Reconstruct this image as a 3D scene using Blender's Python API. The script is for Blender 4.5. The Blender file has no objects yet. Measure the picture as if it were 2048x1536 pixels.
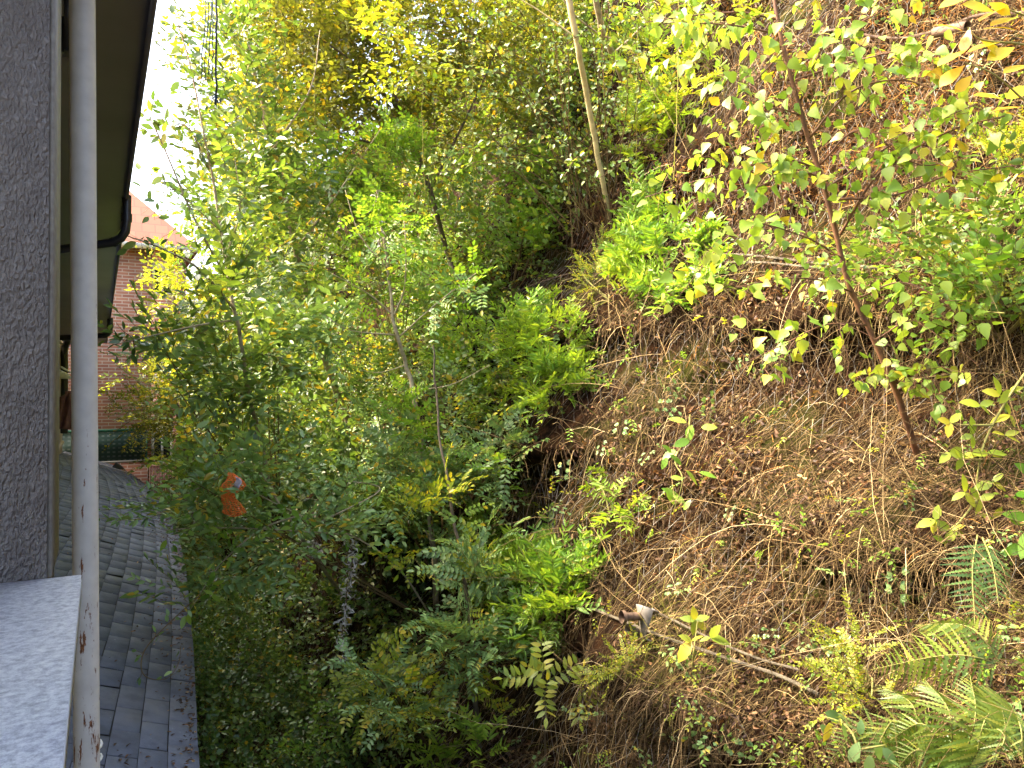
import bpy, math, random
import numpy as np
from mathutils import Vector, Matrix
random.seed(7)
RNG = np.random.default_rng(11)
S = bpy.context.scene
COL = S.collection
R = math.radians

# ------------------------------------------------------------------ camera
FPX = 1479.0                       # focal length in pixels of a 2048 wide picture
YAW = R(29.1)                      # camera turned to the right of the passage (+Y)
PITCH = R(0.45)
cam_d = bpy.data.cameras.new('camera'); cam = bpy.data.objects.new('camera', cam_d); COL.objects.link(cam)
cam_d.sensor_width = 36.0; cam_d.lens = 36.0 * FPX / 2048.0
cam_d.clip_start = 0.05; cam_d.clip_end = 800
cam.location = (0, 0, 0); cam.rotation_euler = (R(90) + PITCH, 0, -YAW)
S.camera = cam
# ------------------------------------------------------------------ world, sun, exposure
SUN_ELEV, SUN_AZ = R(46), R(300)   # azimuth clockwise from +Y: the sun stands to the left, behind the building
w = bpy.data.worlds.new('World'); S.world = w; w.use_nodes = True
nt = w.node_tree; bg = nt.nodes['Background']
sky = nt.nodes.new('ShaderNodeTexSky'); sky.sky_type = 'NISHITA'; sky.sun_disc = False
sky.sun_elevation = SUN_ELEV; sky.sun_rotation = SUN_AZ
sky.air_density = 1.0; sky.dust_density = 9.0; sky.ozone_density = 0.6; sky.altitude = 0
nt.links.new(sky.outputs[0], bg.inputs[0]); bg.inputs[1].default_value = 0.15
sd = bpy.data.lights.new('sun', 'SUN'); sun = bpy.data.objects.new('sun', sd); COL.objects.link(sun)
sd.energy = 2.1; sd.angle = R(5); sd.color = (1.0, 0.84, 0.60)
svec = Vector((math.sin(SUN_AZ) * math.cos(SUN_ELEV), math.cos(SUN_AZ) * math.cos(SUN_ELEV), math.sin(SUN_ELEV)))
sun.rotation_euler = svec.to_track_quat('Z', 'Y').to_euler()
S.view_settings.view_transform = 'Standard'; S.view_settings.look = 'None'
S.view_settings.exposure = 3.0; S.view_settings.gamma = 1.0
S.render.engine = 'CYCLES'
S.cycles.max_bounces = 5; S.cycles.diffuse_bounces = 3; S.cycles.glossy_bounces = 2
S.cycles.transmission_bounces = 3; S.cycles.transparent_max_bounces = 4

# ------------------------------------------------------------------ pixel -> world
cy_, sy_ = math.cos(YAW), math.sin(YAW)
Fv = np.array([sy_ * math.cos(PITCH), cy_ * math.cos(PITCH), math.sin(PITCH)])
Rv = np.array([cy_, -sy_, 0.0])
Uv = np.cross(Rv, Fv)
def ray(px, py):
    px = np.asarray(px, float); py = np.asarray(py, float)
    return Fv + ((px - 1024) / FPX)[..., None] * Rv + (-(py - 768) / FPX)[..., None] * Uv
def P(px, py, t): return ray(px, py) * np.asarray(t, float)[..., None]
def PY(px, py, Y):                  # the point of that ray on the plane y = Y
    d = ray(px, py); return d * (Y / d[1])
def PX(px, py, X):
    d = ray(px, py); return d * (X / d[0])
def PZ(px, py, Z):
    d = ray(px, py); return d * (Z / d[2])

# value noise
_perm = RNG.random((256, 256))
def vn(x, y):
    x = np.asarray(x, float); y = np.asarray(y, float)
    xi = np.floor(x).astype(int); yi = np.floor(y).astype(int); xf = x - xi; yf = y - yi
    xf = xf * xf * (3 - 2 * xf); yf = yf * yf * (3 - 2 * yf)
    a = _perm[xi % 256, yi % 256]; b = _perm[(xi + 1) % 256, yi % 256]
    c = _perm[xi % 256, (yi + 1) % 256]; d = _perm[(xi + 1) % 256, (yi + 1) % 256]
    return (a * (1 - xf) + b * xf) * (1 - yf) + (c * (1 - xf) + d * xf) * yf - 0.5
def fbm(x, y, o=3):
    s = 0; a = 1.0
    for i in range(o): s = s + a * vn(x * 2 ** i + 13.7 * i, y * 2 ** i + 7.1 * i); a *= 0.5
    return s
GROUND = -3.6
def sstep(u): u = np.clip(u, 0, 1); return u * u * (3 - 2 * u)
def ledge(Y, z, z0, dep, s0):       # a lip of the bank jutting out above a hollow
    zz = z - z0 - .35 * fbm(Y * .8 + s0, Y * 0 + s0, 2); k = np.clip(.7 + 1.6 * vn(Y * .7 + s0 * 3, Y * 0 + 2.5), .1, 1.3)
    return dep * k * (-sstep(zz / .12) * (1 - sstep((zz - .12) / .7)) + .7 * sstep((zz + .55) / .5) * (1 - sstep(zz / .12)))
def slope_x(Y, z):
    base = 3.6 + 0.466 * z + np.where(z > 8, (z - 8) * 1.2, 0.0)
    return base + 0.55 * fbm(Y * 0.35 + 3, z * 0.6 + 5, 2) + 0.32 * fbm(Y * 0.9, z * 1.7 + 9, 3) + 0.07 * fbm(Y * 5, z * 6, 2) + ledge(Y, z, .28, .26, 1.3) + ledge(Y, z, -.75, .16, 4.1) + ledge(Y, z, -1.75, .20, 7.7) + ledge(Y, z, 1.7, .11, 9.2)
def slope_t(px, py):
    d = ray(px, py)
    den = d[..., 0] - 0.466 * d[..., 2]
    t = np.where(den > 0.1, 3.6 / np.maximum(den, 0.1), 30.0); t = np.clip(t, 1, 30)
    for i in range(14):
        X = d[..., 0] * t; tgt = slope_x(d[..., 1] * t, d[..., 2] * t)
        t = np.clip(t + 0.7 * (tgt - X) / np.maximum(den, 0.25), 1.5, 30)
    return t
def SL(px, py, off=0.0):            # point on the slope seen at that pixel, off metres nearer
    return P(px, py, slope_t(px, py) - off)

# ------------------------------------------------------------------ materials
def new_mat(name):
    m = bpy.data.materials.new(name); m.use_nodes = True
    return m, m.node_tree, m.node_tree.nodes['Principled BSDF']
def ramp(t, fac, stops, interp='LINEAR'):
    r = t.nodes.new('ShaderNodeValToRGB'); r.color_ramp.interpolation = interp
    els = r.color_ramp.elements
    while len(els) < len(stops): els.new(0.5)
    for e, (p, c) in zip(els, stops): e.position = p; e.color = (*c, 1)
    t.links.new(fac, r.inputs[0]); return r.outputs[0]
def noise(t, scale, detail=4, coord='Object', rough=0.55, vec=None, mapping=None):
    n = t.nodes.new('ShaderNodeTexNoise'); n.inputs['Scale'].default_value = scale
    n.inputs['Detail'].default_value = detail; n.inputs['Roughness'].default_value = rough
    if vec is None:
        tc = t.nodes.new('ShaderNodeTexCoord'); vec = tc.outputs[coord]
    if mapping:
        mp = t.nodes.new('ShaderNodeMapping'); mp.inputs['Scale'].default_value = mapping
        t.links.new(vec, mp.inputs[0]); vec = mp.outputs[0]
    t.links.new(vec, n.inputs['Vector']); return n.outputs[0]
def mixc(t, fac, a, b, mode='MIX'):
    m = t.nodes.new('ShaderNodeMix'); m.data_type = 'RGBA'; m.blend_type = mode
    for inp, v in ((0, fac), (6, a), (7, b)):
        if isinstance(v, (int, float)): m.inputs[inp].default_value = v
        elif isinstance(v, tuple): m.inputs[inp].default_value = (*v, 1)
        else: t.links.new(v, m.inputs[inp])
    return m.outputs[2]
def bump(t, p, h, strength=0.5, dist=0.01):
    b = t.nodes.new('ShaderNodeBump'); b.inputs['Strength'].default_value = strength
    b.inputs['Distance'].default_value = dist
    t.links.new(h, b.inputs['Height']); t.links.new(b.outputs[0], p.inputs['Normal'])

def leaf_mat(name, stops, transl=0.38, rough=0.42, patch=None):
    m, t, p = new_mat(name)
    g = t.nodes.new('ShaderNodeNewGeometry')
    c = ramp(t, g.outputs['Random Per Island'], stops)
    if patch:
        nz = noise(t, patch[0], 2)
        c = mixc(t, ramp(t, nz, [(0.45, (0, 0, 0)), (0.62, (1, 1, 1))]), c, patch[1], 'MULTIPLY')
    t.links.new(c, p.inputs['Base Color']); p.inputs['Roughness'].default_value = rough
    p.inputs['Specular IOR Level'].default_value = 0.6
    tr = t.nodes.new('ShaderNodeBsdfTranslucent')
    tc = mixc(t, 1.0, c, (1.45, 1.35, 0.6), 'MULTIPLY'); t.links.new(tc, tr.inputs[0])
    mx = t.nodes.new('ShaderNodeMixShader'); mx.inputs[0].default_value = transl
    t.links.new(p.outputs[0], mx.inputs[1]); t.links.new(tr.outputs[0], mx.inputs[2])
    t.links.new(mx.outputs[0], t.nodes['Material Output'].inputs[0]); return m
def plain(name, c, rough=0.7, metal=0.0, var=0.15, scale=8, bumps=None, c2=None):
    m, t, p = new_mat(name)
    nz = noise(t, scale, 5)
    c2 = c2 or tuple(x * (1 - var * 2) for x in c)
    cc = ramp(t, nz, [(0.3, c2), (0.7, c)])
    t.links.new(cc, p.inputs['Base Color']); p.inputs['Roughness'].default_value = rough; p.inputs['Metallic'].default_value = metal
    if bumps: bump(t, p, noise(t, bumps[0], 4), bumps[1], bumps[2])
    return m
def island_mat(name, stops, rough=0.8, transl=0.0):
    if transl: return leaf_mat(name, stops, transl, rough)
    m, t, p = new_mat(name); g = t.nodes.new('ShaderNodeNewGeometry')
    t.links.new(ramp(t, g.outputs['Random Per Island'], stops), p.inputs['Base Color'])
    p.inputs['Roughness'].default_value = rough; p.inputs['Specular IOR Level'].default_value = 0.2; return m

M = {}
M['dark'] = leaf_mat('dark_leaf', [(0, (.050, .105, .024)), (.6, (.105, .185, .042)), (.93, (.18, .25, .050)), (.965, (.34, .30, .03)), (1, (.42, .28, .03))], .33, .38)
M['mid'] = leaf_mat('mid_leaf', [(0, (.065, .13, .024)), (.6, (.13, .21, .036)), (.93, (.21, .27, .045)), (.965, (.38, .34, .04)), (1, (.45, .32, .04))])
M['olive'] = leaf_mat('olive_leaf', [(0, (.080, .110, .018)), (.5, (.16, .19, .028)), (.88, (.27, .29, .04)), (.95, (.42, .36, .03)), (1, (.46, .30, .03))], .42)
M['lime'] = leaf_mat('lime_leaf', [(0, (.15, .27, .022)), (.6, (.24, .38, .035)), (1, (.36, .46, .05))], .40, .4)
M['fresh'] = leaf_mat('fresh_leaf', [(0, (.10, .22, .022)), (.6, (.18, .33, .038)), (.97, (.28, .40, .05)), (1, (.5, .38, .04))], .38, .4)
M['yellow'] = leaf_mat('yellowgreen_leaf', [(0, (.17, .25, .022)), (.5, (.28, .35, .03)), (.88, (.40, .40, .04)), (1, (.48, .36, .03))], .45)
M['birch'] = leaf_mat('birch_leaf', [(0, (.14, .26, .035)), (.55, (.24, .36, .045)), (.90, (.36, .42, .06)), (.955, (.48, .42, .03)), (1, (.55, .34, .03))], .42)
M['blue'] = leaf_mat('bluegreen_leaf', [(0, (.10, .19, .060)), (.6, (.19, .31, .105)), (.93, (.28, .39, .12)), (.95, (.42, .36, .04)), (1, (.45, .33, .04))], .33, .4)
M['fern'] = leaf_mat('fern_leaf', [(0, (.07, .125, .016)), (.6, (.13, .19, .024)), (1, (.24, .26, .035))], .42)
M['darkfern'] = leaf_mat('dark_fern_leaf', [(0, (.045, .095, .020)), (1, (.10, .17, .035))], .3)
M['bigyellow'] = leaf_mat('autumn_leaf', [(0, (.42, .42, .03)), (.5, (.55, .45, .03)), (.8, (.60, .38, .03)), (1, (.55, .24, .04))], .5)
M['laurel'] = leaf_mat('glossy_leaf', [(0, (.06, .15, .015)), (1, (.14, .26, .03))], .3, .22)
M['dryfoliage'] = leaf_mat('dry_leaf', [(0, (.03, .013, .005)), (.5, (.075, .032, .011)), (.85, (.19, .09, .03)), (1, (.42, .27, .12))], .15, .7)
M['straw'] = island_mat('dry_stem', [(0, (.020, .011, .005)), (.4, (.058, .034, .014)), (.75, (.15, .10, .042)), (.92, (.36, .25, .11)), (1, (.58, .46, .25))], .75)
M['drygreen'] = island_mat('grass_blade', [(0, (.06, .08, .012)), (.5, (.15, .15, .022)), (1, (.32, .27, .06))], .7)
M['orangestem'] = island_mat('orange_stem', [(0, (.05, .018, .006)), (.5, (.20, .078, .017)), (1, (.50, .24, .05))], .75)
M['twig'] = island_mat('twig_bark', [(0, (.05, .032, .013)), (1, (.17, .12, .05))], .8)
M['greentwig'] = island_mat('green_twig', [(0, (.12, .13, .03)), (1, (.24, .22, .07))], .7)
M['palebark'] = plain('pale_bark', (.62, .54, .28), .75, scale=14, c2=(.40, .33, .15), bumps=(40, .4, .004))
M['greybark'] = plain('grey_bark', (.42, .36, .23), .8, scale=20, c2=(.18, .14, .08), bumps=(50, .5, .004))
M['brownbark'] = plain('brown_bark', (.19, .085, .035), .7, scale=18, c2=(.07, .03, .016), bumps=(50, .5, .003))
M['darkbark'] = plain('dark_bark', (.14, .11, .07), .85, scale=16, c2=(.06, .045, .03), bumps=(40, .5, .004))

# ------------------------------------------------------------------ object helpers
def link(o, parent=None):
    COL.objects.link(o)
    if parent is not None: o.parent = parent
    return o
def tag(o, label, cat, group=None, kind=None):
    if label: o['label'] = label
    if cat: o['category'] = cat
    if group: o['group'] = group
    if kind: o['kind'] = kind
    return o
def thing(name, label, cat, loc=(0, 0, 0), group=None):
    o = bpy.data.objects.new(name, None); o.empty_display_size = 0.1
    o.location = tuple(float(v) for v in loc); link(o); return tag(o, label, cat, group)
def structure(o): o['kind'] = 'structure'; return o

class MB:
    """collects quads in numpy and links them as one mesh object"""
    def __init__(s): s.v = []; s.f = []; s.m = []; s.n = 0
    def add(s, v, f, m=0):
        v = np.asarray(v, float).reshape(-1, 3); f = np.asarray(f, int).reshape(-1, 4)
        s.v.append(v); s.f.append(f + s.n); s.n += len(v)
        s.m.append(np.full(len(f), m) if np.isscalar(m) else np.asarray(m))
    def inst(s, tpl, mats, pos):    # tpl = (verts, quads, matidx), N 3x3 matrices (scale included), N positions
        tv, tf, tm = tpl; N = len(pos)
        if N == 0: return
        v = np.einsum('nij,vj->nvi', mats, tv) + pos[:, None, :]
        f = tf[None] + (np.arange(N) * len(tv))[:, None, None]
        s.add(v.reshape(-1, 3), f.reshape(-1, 4), np.tile(tm, N))
    def box(s, x0, x1, y0, y1, z0, z1, m=0):
        v = [(x0, y0, z0), (x1, y0, z0), (x1, y1, z0), (x0, y1, z0), (x0, y0, z1), (x1, y0, z1), (x1, y1, z1), (x0, y1, z1)]
        s.add(v, [(0, 3, 2, 1), (4, 5, 6, 7), (0, 1, 5, 4), (1, 2, 6, 5), (2, 3, 7, 6), (3, 0, 4, 7)], m)
    def tube(s, pts, rad, n=6, m=0, cap=True):
        pts = np.asarray(pts, float); k = len(pts); rad = np.broadcast_to(np.asarray(rad, float), (k,))
        tan = np.gradient(pts, axis=0); tan /= np.linalg.norm(tan, axis=1)[:, None] + 1e-9
        ref = np.array([0.1, 0.2, 1.0]) if abs(tan[0][2]) < 0.9 else np.array([1.0, 0.2, 0.1])
        vs = []
        for i in range(k):
            a = np.cross(tan[i], ref); a /= np.linalg.norm(a) + 1e-9; b = np.cross(tan[i], a)
            ref = np.cross(a, tan[i])
            ang = np.arange(n) * 2 * math.pi / n
            vs.append(pts[i] + rad[i] * (np.cos(ang)[:, None] * a + np.sin(ang)[:, None] * b))
        v = np.concatenate(vs); f = []
        for i in range(k - 1):
            for j in range(n):
                f.append((i * n + j, i * n + (j + 1) % n, (i + 1) * n + (j + 1) % n, (i + 1) * n + j))
        if cap and n == 6:
            f += [(0, 3, 2, 1), (0, 5, 4, 3)]; e = (k - 1) * n; f += [(e, e + 1, e + 2, e + 3), (e, e + 3, e + 4, e + 5)]
        s.add(v, f, m)
    def build(s, name, mats, parent=None, smooth=False):
        if not isinstance(mats, (list, tuple)): mats = [mats]
        v = np.concatenate(s.v); f = np.concatenate(s.f); mi = np.concatenate(s.m)
        off = np.zeros(3)
        q = parent
        while q is not None: off = off + np.array(q.location); q = q.parent
        me = bpy.data.meshes.new(name)
        me.vertices.add(len(v)); me.vertices.foreach_set('co', (v - off).astype(np.float32).ravel())
        me.loops.add(len(f) * 4); me.loops.foreach_set('vertex_index', f.astype(np.int32).ravel())
        me.polygons.add(len(f)); me.polygons.foreach_set('loop_start', (np.arange(len(f)) * 4).astype(np.int32))
        me.polygons.foreach_set('loop_total', np.full(len(f), 4, np.int32))
        for mt in mats: me.materials.append(mt)
        me.polygons.foreach_set('material_index', mi.astype(np.int32))
        if smooth: me.polygons.foreach_set('use_smooth', np.ones(len(f), bool))
        me.update(calc_edges=True); me.validate()
        o = bpy.data.objects.new(name, me); link(o, parent)
        return o
def spline(pts, n=8):
    pts = np.asarray(pts, float)
    if len(pts) < 3: return np.array([pts[0] + (pts[-1] - pts[0]) * k / n for k in range(n + 1)])
    p = np.vstack([2 * pts[0] - pts[1], pts, 2 * pts[-1] - pts[-2]]); out = []
    for i in range(1, len(p) - 2):
        for k in range(n):
            u = k / n; a, b, c, d = p[i - 1], p[i], p[i + 1], p[i + 2]
            out.append(0.5 * ((2 * b) + (c - a) * u + (2 * a - 5 * b + 4 * c - d) * u * u + (3 * b - a - 3 * c + d) * u ** 3))
    out.append(p[-2]); return np.array(out)
def unit(a): return a / (np.linalg.norm(a, axis=-1, keepdims=True) + 1e-9)
def frames(dirs, ups=None, roll=None):
    """N matrices whose columns are (side, dir, normal)"""
    d = unit(dirs); N = len(d)
    up = np.tile([0, 0, 1.0], (N, 1)) if ups is None else ups
    s = unit(np.cross(d, up + RNG.normal(0, .02, (N, 3)))); n = np.cross(s, d)
    if roll is not None:
        c, q = np.cos(roll)[:, None], np.sin(roll)[:, None]
        s, n = s * c + n * q, n * c - s * q
    return np.stack([s, d, n], axis=2)

# ------------------------------------------------------------------ leaf and sprig templates
# a leaf: y along the midrib, x sideways, z up; two quads folded on the midrib
def leaf(L, W, w1=.30, w2=.68, a=.9, b=.75, fold=.16, curl=-.12):
    h = W / 2
    v = np.array([(0, 0, 0), (h * a, L * w1, h * fold * 2), (h * b, L * w2, h * fold * 2 + curl * L * .5), (0, L, curl * L),
                  (-h * b, L * w2, h * fold * 2 + curl * L * .5), (-h * a, L * w1, h * fold * 2)])
    return v, np.array([(0, 1, 2, 3), (0, 3, 4, 5)])
def leaf_fine(L, W, shape, fold=.12, curl=-.15, rows=5, serr=0.0):
    """leaf for near plants: an outline of several rows each side of the midrib"""
    vs = []; fs = []
    for i in range(rows + 1):
        u = i / rows; w_ = W / 2 * shape(u); z = curl * L * u * u
        if serr and 0 < i < rows: w_ *= 1 + (serr if i % 2 else -serr)
        vs += [(-w_, u * L, z + fold * w_), (0, u * L, z), (w_, u * L, z + fold * w_)]
    for i in range(rows):
        a = i * 3; fs += [(a, a + 1, a + 4, a + 3), (a + 1, a + 2, a + 5, a + 4)]
    return np.array(vs), np.array(fs)
def sh_oval(u): return max(0.02, math.sin(math.pi * min(1, u ** .85)) ** .8)
def sh_birch(u): return max(0.02, (min(1, u / .22) ** .7) * (1 - max(0, (u - .22)) / .78) ** .85)
def sh_obov(u): return max(0.02, math.sin(math.pi * min(1, u ** 1.5)) ** .75)
def rib(p0, p1, w_):               # thin twig piece: two crossed strips
    p0 = np.array(p0, float); p1 = np.array(p1, float); d = p1 - p0
    s = np.cross(d, (0, 0.1, 1)); s = s / (np.linalg.norm(s) + 1e-9) * w_ / 2
    u = np.cross(d, s); u = u / (np.linalg.norm(u) + 1e-9) * w_ / 2
    return np.array([p0 + s, p0 - s, p1 - s * .7, p1 + s * .7, p0 + u, p0 - u, p1 - u * .7, p1 + u * .7]), np.array([(0, 1, 2, 3), (4, 5, 6, 7)])
class Tpl:
    def __init__(s): s.v = []; s.f = []; s.m = []; s.n = 0
    def add(s, vf, mat=0, Mx=None, pos=(0, 0, 0)):
        v, f = vf
        if Mx is not None: v = v @ np.asarray(Mx).T
        v = v + np.asarray(pos, float)
        s.v.append(v); s.f.append(f + s.n); s.m.append(np.full(len(f), mat)); s.n += len(v)
    def get(s): return np.concatenate(s.v), np.concatenate(s.f), np.concatenate(s.m)
def dirm(d, up=(0, 0, 1), roll=0.0):
    return frames(np.array([d], float), np.array([up], float), np.array([roll]))[0]
def rr(a, b): return random.uniform(a, b)

def sprig(kind):
    T = Tpl()
    if kind in ('oblong', 'oval', 'round', 'lance', 'small'):
        L, W, n, ln = {'oblong': (.080, .036, 8, .30), 'oval': (.060, .035, 8, .27), 'round': (.046, .037, 8, .26),
                       'lance': (.084, .024, 7, .19), 'small': (.026, .014, 14, .26)}[kind]
        bend = rr(-.25, .25); p = np.array([0, 0, 0.]); last = p
        for i in range(n):
            u = (i + 1) / n; p = np.array([bend * u * u * ln + rr(-.006, .006), u * ln, -.18 * u * u * ln + rr(-.005, .005)])
            T.add(rib(last, p, .0035), 1)
            last = p
            up = .75 if kind == 'lance' else .35
            for sgn in ((-1, 1) if kind in ('lance', 'small') or i == n - 1 else ((-1,) if i % 2 else (1,))):
                dd = (sgn * rr(.6, 1.1), rr(.3, .9) + (.5 if i == n - 1 else 0), rr(-.3, up))
                k = rr(.65, 1.15) * (0.75 if u > .9 else 1)
                T.add(leaf(L * k, W * k, curl=rr(-.3, .05), fold=rr(.05, .3)), 0, dirm(dd, (rr(-.5, .5), rr(-.5, .2), 1)), p)
    elif kind in ('pinnate', 'robinia', 'ash'):
        n, ln, pairs, L, W = {'pinnate': (4, .24, 4, .044, .023), 'robinia': (3, .2, 5, .042, .024), 'ash': (4, .12, 5, .060, .022)}[kind]
        for i in range(n):
            b = np.array([rr(-.02, .02), ln * (i + .5) / n, 0])
            rl = pairs * (L * .72) * rr(.8, 1.1)
            d = unit(np.array([rr(.6, 1.1) * (1 if i % 2 else -1), rr(.2, .9), rr(-.15, .5)])); Mx = dirm(d, (rr(-.3, .3), 0, 1))
            q0 = np.zeros(3); sub = Tpl()
            for k in range(pairs + 1):
                u = (k + 1) / (pairs + 1); q = np.array([0, rl * u, -.25 * rl * u * u]); sub.add(rib(q0, q, .0022), 1); q0 = q
                if k == pairs: sub.add(leaf(L * 1.1, W, curl=-.1), 0, dirm((0, 1, -.2)), q)
                else:
                    for sg in (-1, 1):
                        s_ = rr(.85, 1.1); sub.add(leaf(L * s_, W * s_, curl=rr(-.2, .0)), 0, dirm((sg, .45, rr(-.25, .15)), (0, 0, 1)), q)
            v, f, m = sub.get(); vv = v @ Mx.T + b
            T.v.append(vv); T.f.append(f + T.n); T.m.append(m); T.n += len(vv)
        T.add(rib((0, 0, 0), (0, ln, 0), .004), 1)
    elif kind == 'bramble':
        n, ln = 5, .30
        for i in range(n):
            b = np.array([0, ln * (i + .4) / n, 0]); sg = 1 if i % 2 else -1
            e = b + np.array([sg * rr(.03, .05), rr(.01, .03), rr(-.01, .03)]); T.add(rib(b, e, .0022), 1)
            for a in (-1, 0, 1):
                k = rr(.8, 1.1) * (1.15 if a == 0 else 1)
                T.add(leaf(.058 * k, .042 * k, .35, .7, 1, .72, .2, -.15), 0, dirm((sg * (1 - .3 * abs(a)), a * .9 + .2, rr(-.3, .2)), (0, 0, 1)), e)
        T.add(rib((0, 0, 0), (0, ln, 0), .0035), 1)
    return T.get()
VAR = {k: [sprig(k) for _ in range(7)] for k in ('oblong', 'oval', 'round', 'lance', 'small', 'pinnate', 'robinia', 'ash', 'bramble')}

def put(mb, kind, pos, dirs, scale=1.0, flat=.5):
    N = len(pos); roll = RNG.normal(0, flat, N); F = frames(dirs, None, roll)
    sc = np.asarray(scale) * RNG.uniform(.75, 1.25, N); F = F * sc[:, None, None]
    which = RNG.integers(0, 7, N)
    for k in range(7):
        s_ = which == k; mb.inst(VAR[kind][k], F[s_], pos[s_])

def blob_points(blobs, n, clump=.35, shell=.5):
    """blobs: (px, py, t, rx px, ry px, depth m); returns sprig origins and outward directions"""
    tot = sum(b[3] * b[4] for b in blobs); ps = []; ds = []
    for b in blobs:
        k = max(3, int(n * b[3] * b[4] / tot)); t = b[2]
        c = P(b[0], b[1], t); r = np.array([b[3] * t / FPX, b[4] * t / FPX, b[5]])
        nc = max(4, k // 8)
        def ball(m, e):
            q = unit(RNG.normal(0, 1, (m, 3))); return q * (RNG.random(m) ** e)[:, None]
        cc = ball(nc, shell); q = cc[RNG.integers(0, nc, k)] + RNG.normal(0, clump * .62, (k, 3))
        wv = q[:, :1] * r[0] * Rv + q[:, 1:2] * r[1] * Uv + q[:, 2:] * r[2] * Fv
        ps.append(c + wv); ds.append(unit(wv))
    return np.concatenate(ps), np.concatenate(ds)
def clear_mask(p):                  # keep sprigs out of the buildings and off the wall side
    x, y, z = p[:, 0], p[:, 1], p[:, 2]
    return ~((x < .15) & (y < 22) & (z > -2.2) & (z < 4)) | (y > 23)

def crown(parent, kind, mat, blobs, n, scale=1.0, clump=.35, up=.35, twig=None, flat=.5, name='foliage', droop=0.0, keep=None):
    mb = MB(); p, d = blob_points(blobs, n, clump)
    k = clear_mask(p); p, d = p[k], d[k]
    dirs = d * .8 + np.array([0, 0, up - droop]) + RNG.normal(0, .45, p.shape)
    put(mb, kind, p, dirs, scale, flat)
    return mb.build(name, [M[mat], M[twig or 'greentwig']], parent)

def limb_tree(mb, path, r0, r1, n=8, seg=8):
    q = spline(path, seg); mb.tube(q, np.linspace(r0, r1, len(q)), n); return q
def twigs(mb, q, count, length, r=.004, spread=.8, up=.3, start=.2):
    """thin side twigs off a limb polyline, returns their paths"""
    out = []
    for i in range(count):
        k = int((start + (1 - start) * random.random()) * (len(q) - 2)); b = q[k]; ax = unit(q[k + 1] - q[k])
        d = unit(ax * .5 + RNG.normal(0, spread, 3) + np.array([0, 0, up])); L = length * rr(.5, 1.2)
        pts = [b]; 
        for s_ in range(5): d = unit(d + RNG.normal(0, .16, 3) + np.array([0, 0, -.05])); pts.append(pts[-1] + d * L / 5)
        pts = np.array(pts); mb.tube(pts, np.linspace(r, r * .35, 6), 4, cap=False); out.append(pts)
    return out
# =================================================================== SETTING
# ground: one sheet to the horizon
m, t, p = new_mat('ground_soil')
c = ramp(t, noise(t, 3.0, 8), [(.3, (.022, .018, .010)), (.5, (.05, .035, .018)), (.62, (.035, .045, .012)), (.8, (.09, .055, .025))])
t.links.new(c, p.inputs['Base Color']); p.inputs['Roughness'].default_value = .95; p.inputs['Specular IOR Level'].default_value = .05; bump(t, p, noise(t, 30, 5), .8, .03)
mb = MB(); mb.add([(-300, -200, GROUND), (500, -200, GROUND), (500, 500, GROUND), (-300, 500, GROUND)], [(0, 1, 2, 3)])
structure(mb.build('ground', m))

# hillside: a steep bank with its own relief, running beside the passage
m, t, p = new_mat('bank_soil')
n1 = noise(t, 1.3, 9, rough=.7); n2 = noise(t, 9.0, 8, rough=.7)
c = ramp(t, n2, [(.25, (.004, .0025, .0015)), (.45, (.012, .006, .003)), (.6, (.032, .015, .006)), (.78, (.09, .045, .018))])
c = mixc(t, ramp(t, n1, [(.50, (0, 0, 0)), (.60, (1, 1, 1))]), c, (.028, .030, .005))
c = mixc(t, ramp(t, noise(t, 2.1, 6), [(.68, (0, 0, 0)), (.74, (.8, .8, .8))]), c, (.10, .075, .05))
t.links.new(c, p.inputs['Base Color']); p.inputs['Roughness'].default_value = .95; p.inputs['Specular IOR Level'].default_value = .05
bump(t, p, noise(t, 22, 8, rough=.7), 1.0, .05)
ys = np.concatenate([np.arange(-6, 12, .07), np.arange(12, 60, .35)]); zs = np.concatenate([np.arange(GROUND - .3, 8, .07), np.arange(8, 16, .5)])
YY, ZZ = np.meshgrid(ys, zs); XX = slope_x(YY, ZZ)
v = np.stack([XX, YY, ZZ], -1).reshape(-1, 3); ny, nz_ = len(ys), len(zs)
i = np.arange(nz_ - 1)[:, None] * ny + np.arange(ny - 1)[None]
f = np.stack([i, i + ny, i + ny + 1, i + 1], -1).reshape(-1, 4)
mb = MB(); mb.add(v, f)
structure(mb.build('hillside', m, smooth=True))

# ------------------------------------------------------------------ near building on the left
m_stucco, t, p = new_mat('rough_stucco')
t.links.new(ramp(t, noise(t, 25, 6), [(.3, (.34, .315, .30)), (.7, (.46, .43, .41))]), p.inputs['Base Color']); p.inputs['Roughness'].default_value = .9
vo = t.nodes.new('ShaderNodeTexVoronoi'); vo.inputs['Scale'].default_value = 75; tc = t.nodes.new('ShaderNodeTexCoord')
mp = t.nodes.new('ShaderNodeMapping'); mp.inputs['Rotation'].default_value = (0, R(35), 0); mp.inputs['Scale'].default_value = (1.6, 1, .8)
nzv = t.nodes.new('ShaderNodeTexNoise'); nzv.inputs['Scale'].default_value = 130; nzv.inputs['Detail'].default_value = 5; nzv.inputs['Distortion'].default_value = .35
t.links.new(tc.outputs['Object'], mp.inputs[0]); t.links.new(mp.outputs[0], nzv.inputs['Vector'])
bump(t, p, ramp(t, nzv.outputs[0], [(.35, (0, 0, 0)), (.62, (1, 1, 1))]), .9, .006)
m_trim = plain('grey_trim', (.36, .345, .31), .6, scale=60, c2=(.22, .20, .18), bumps=(90, .3, .002))
m_soffit = plain('soffit_paint', (.165, .162, .195), .55, scale=1.5, c2=(.125, .122, .15))
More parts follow.
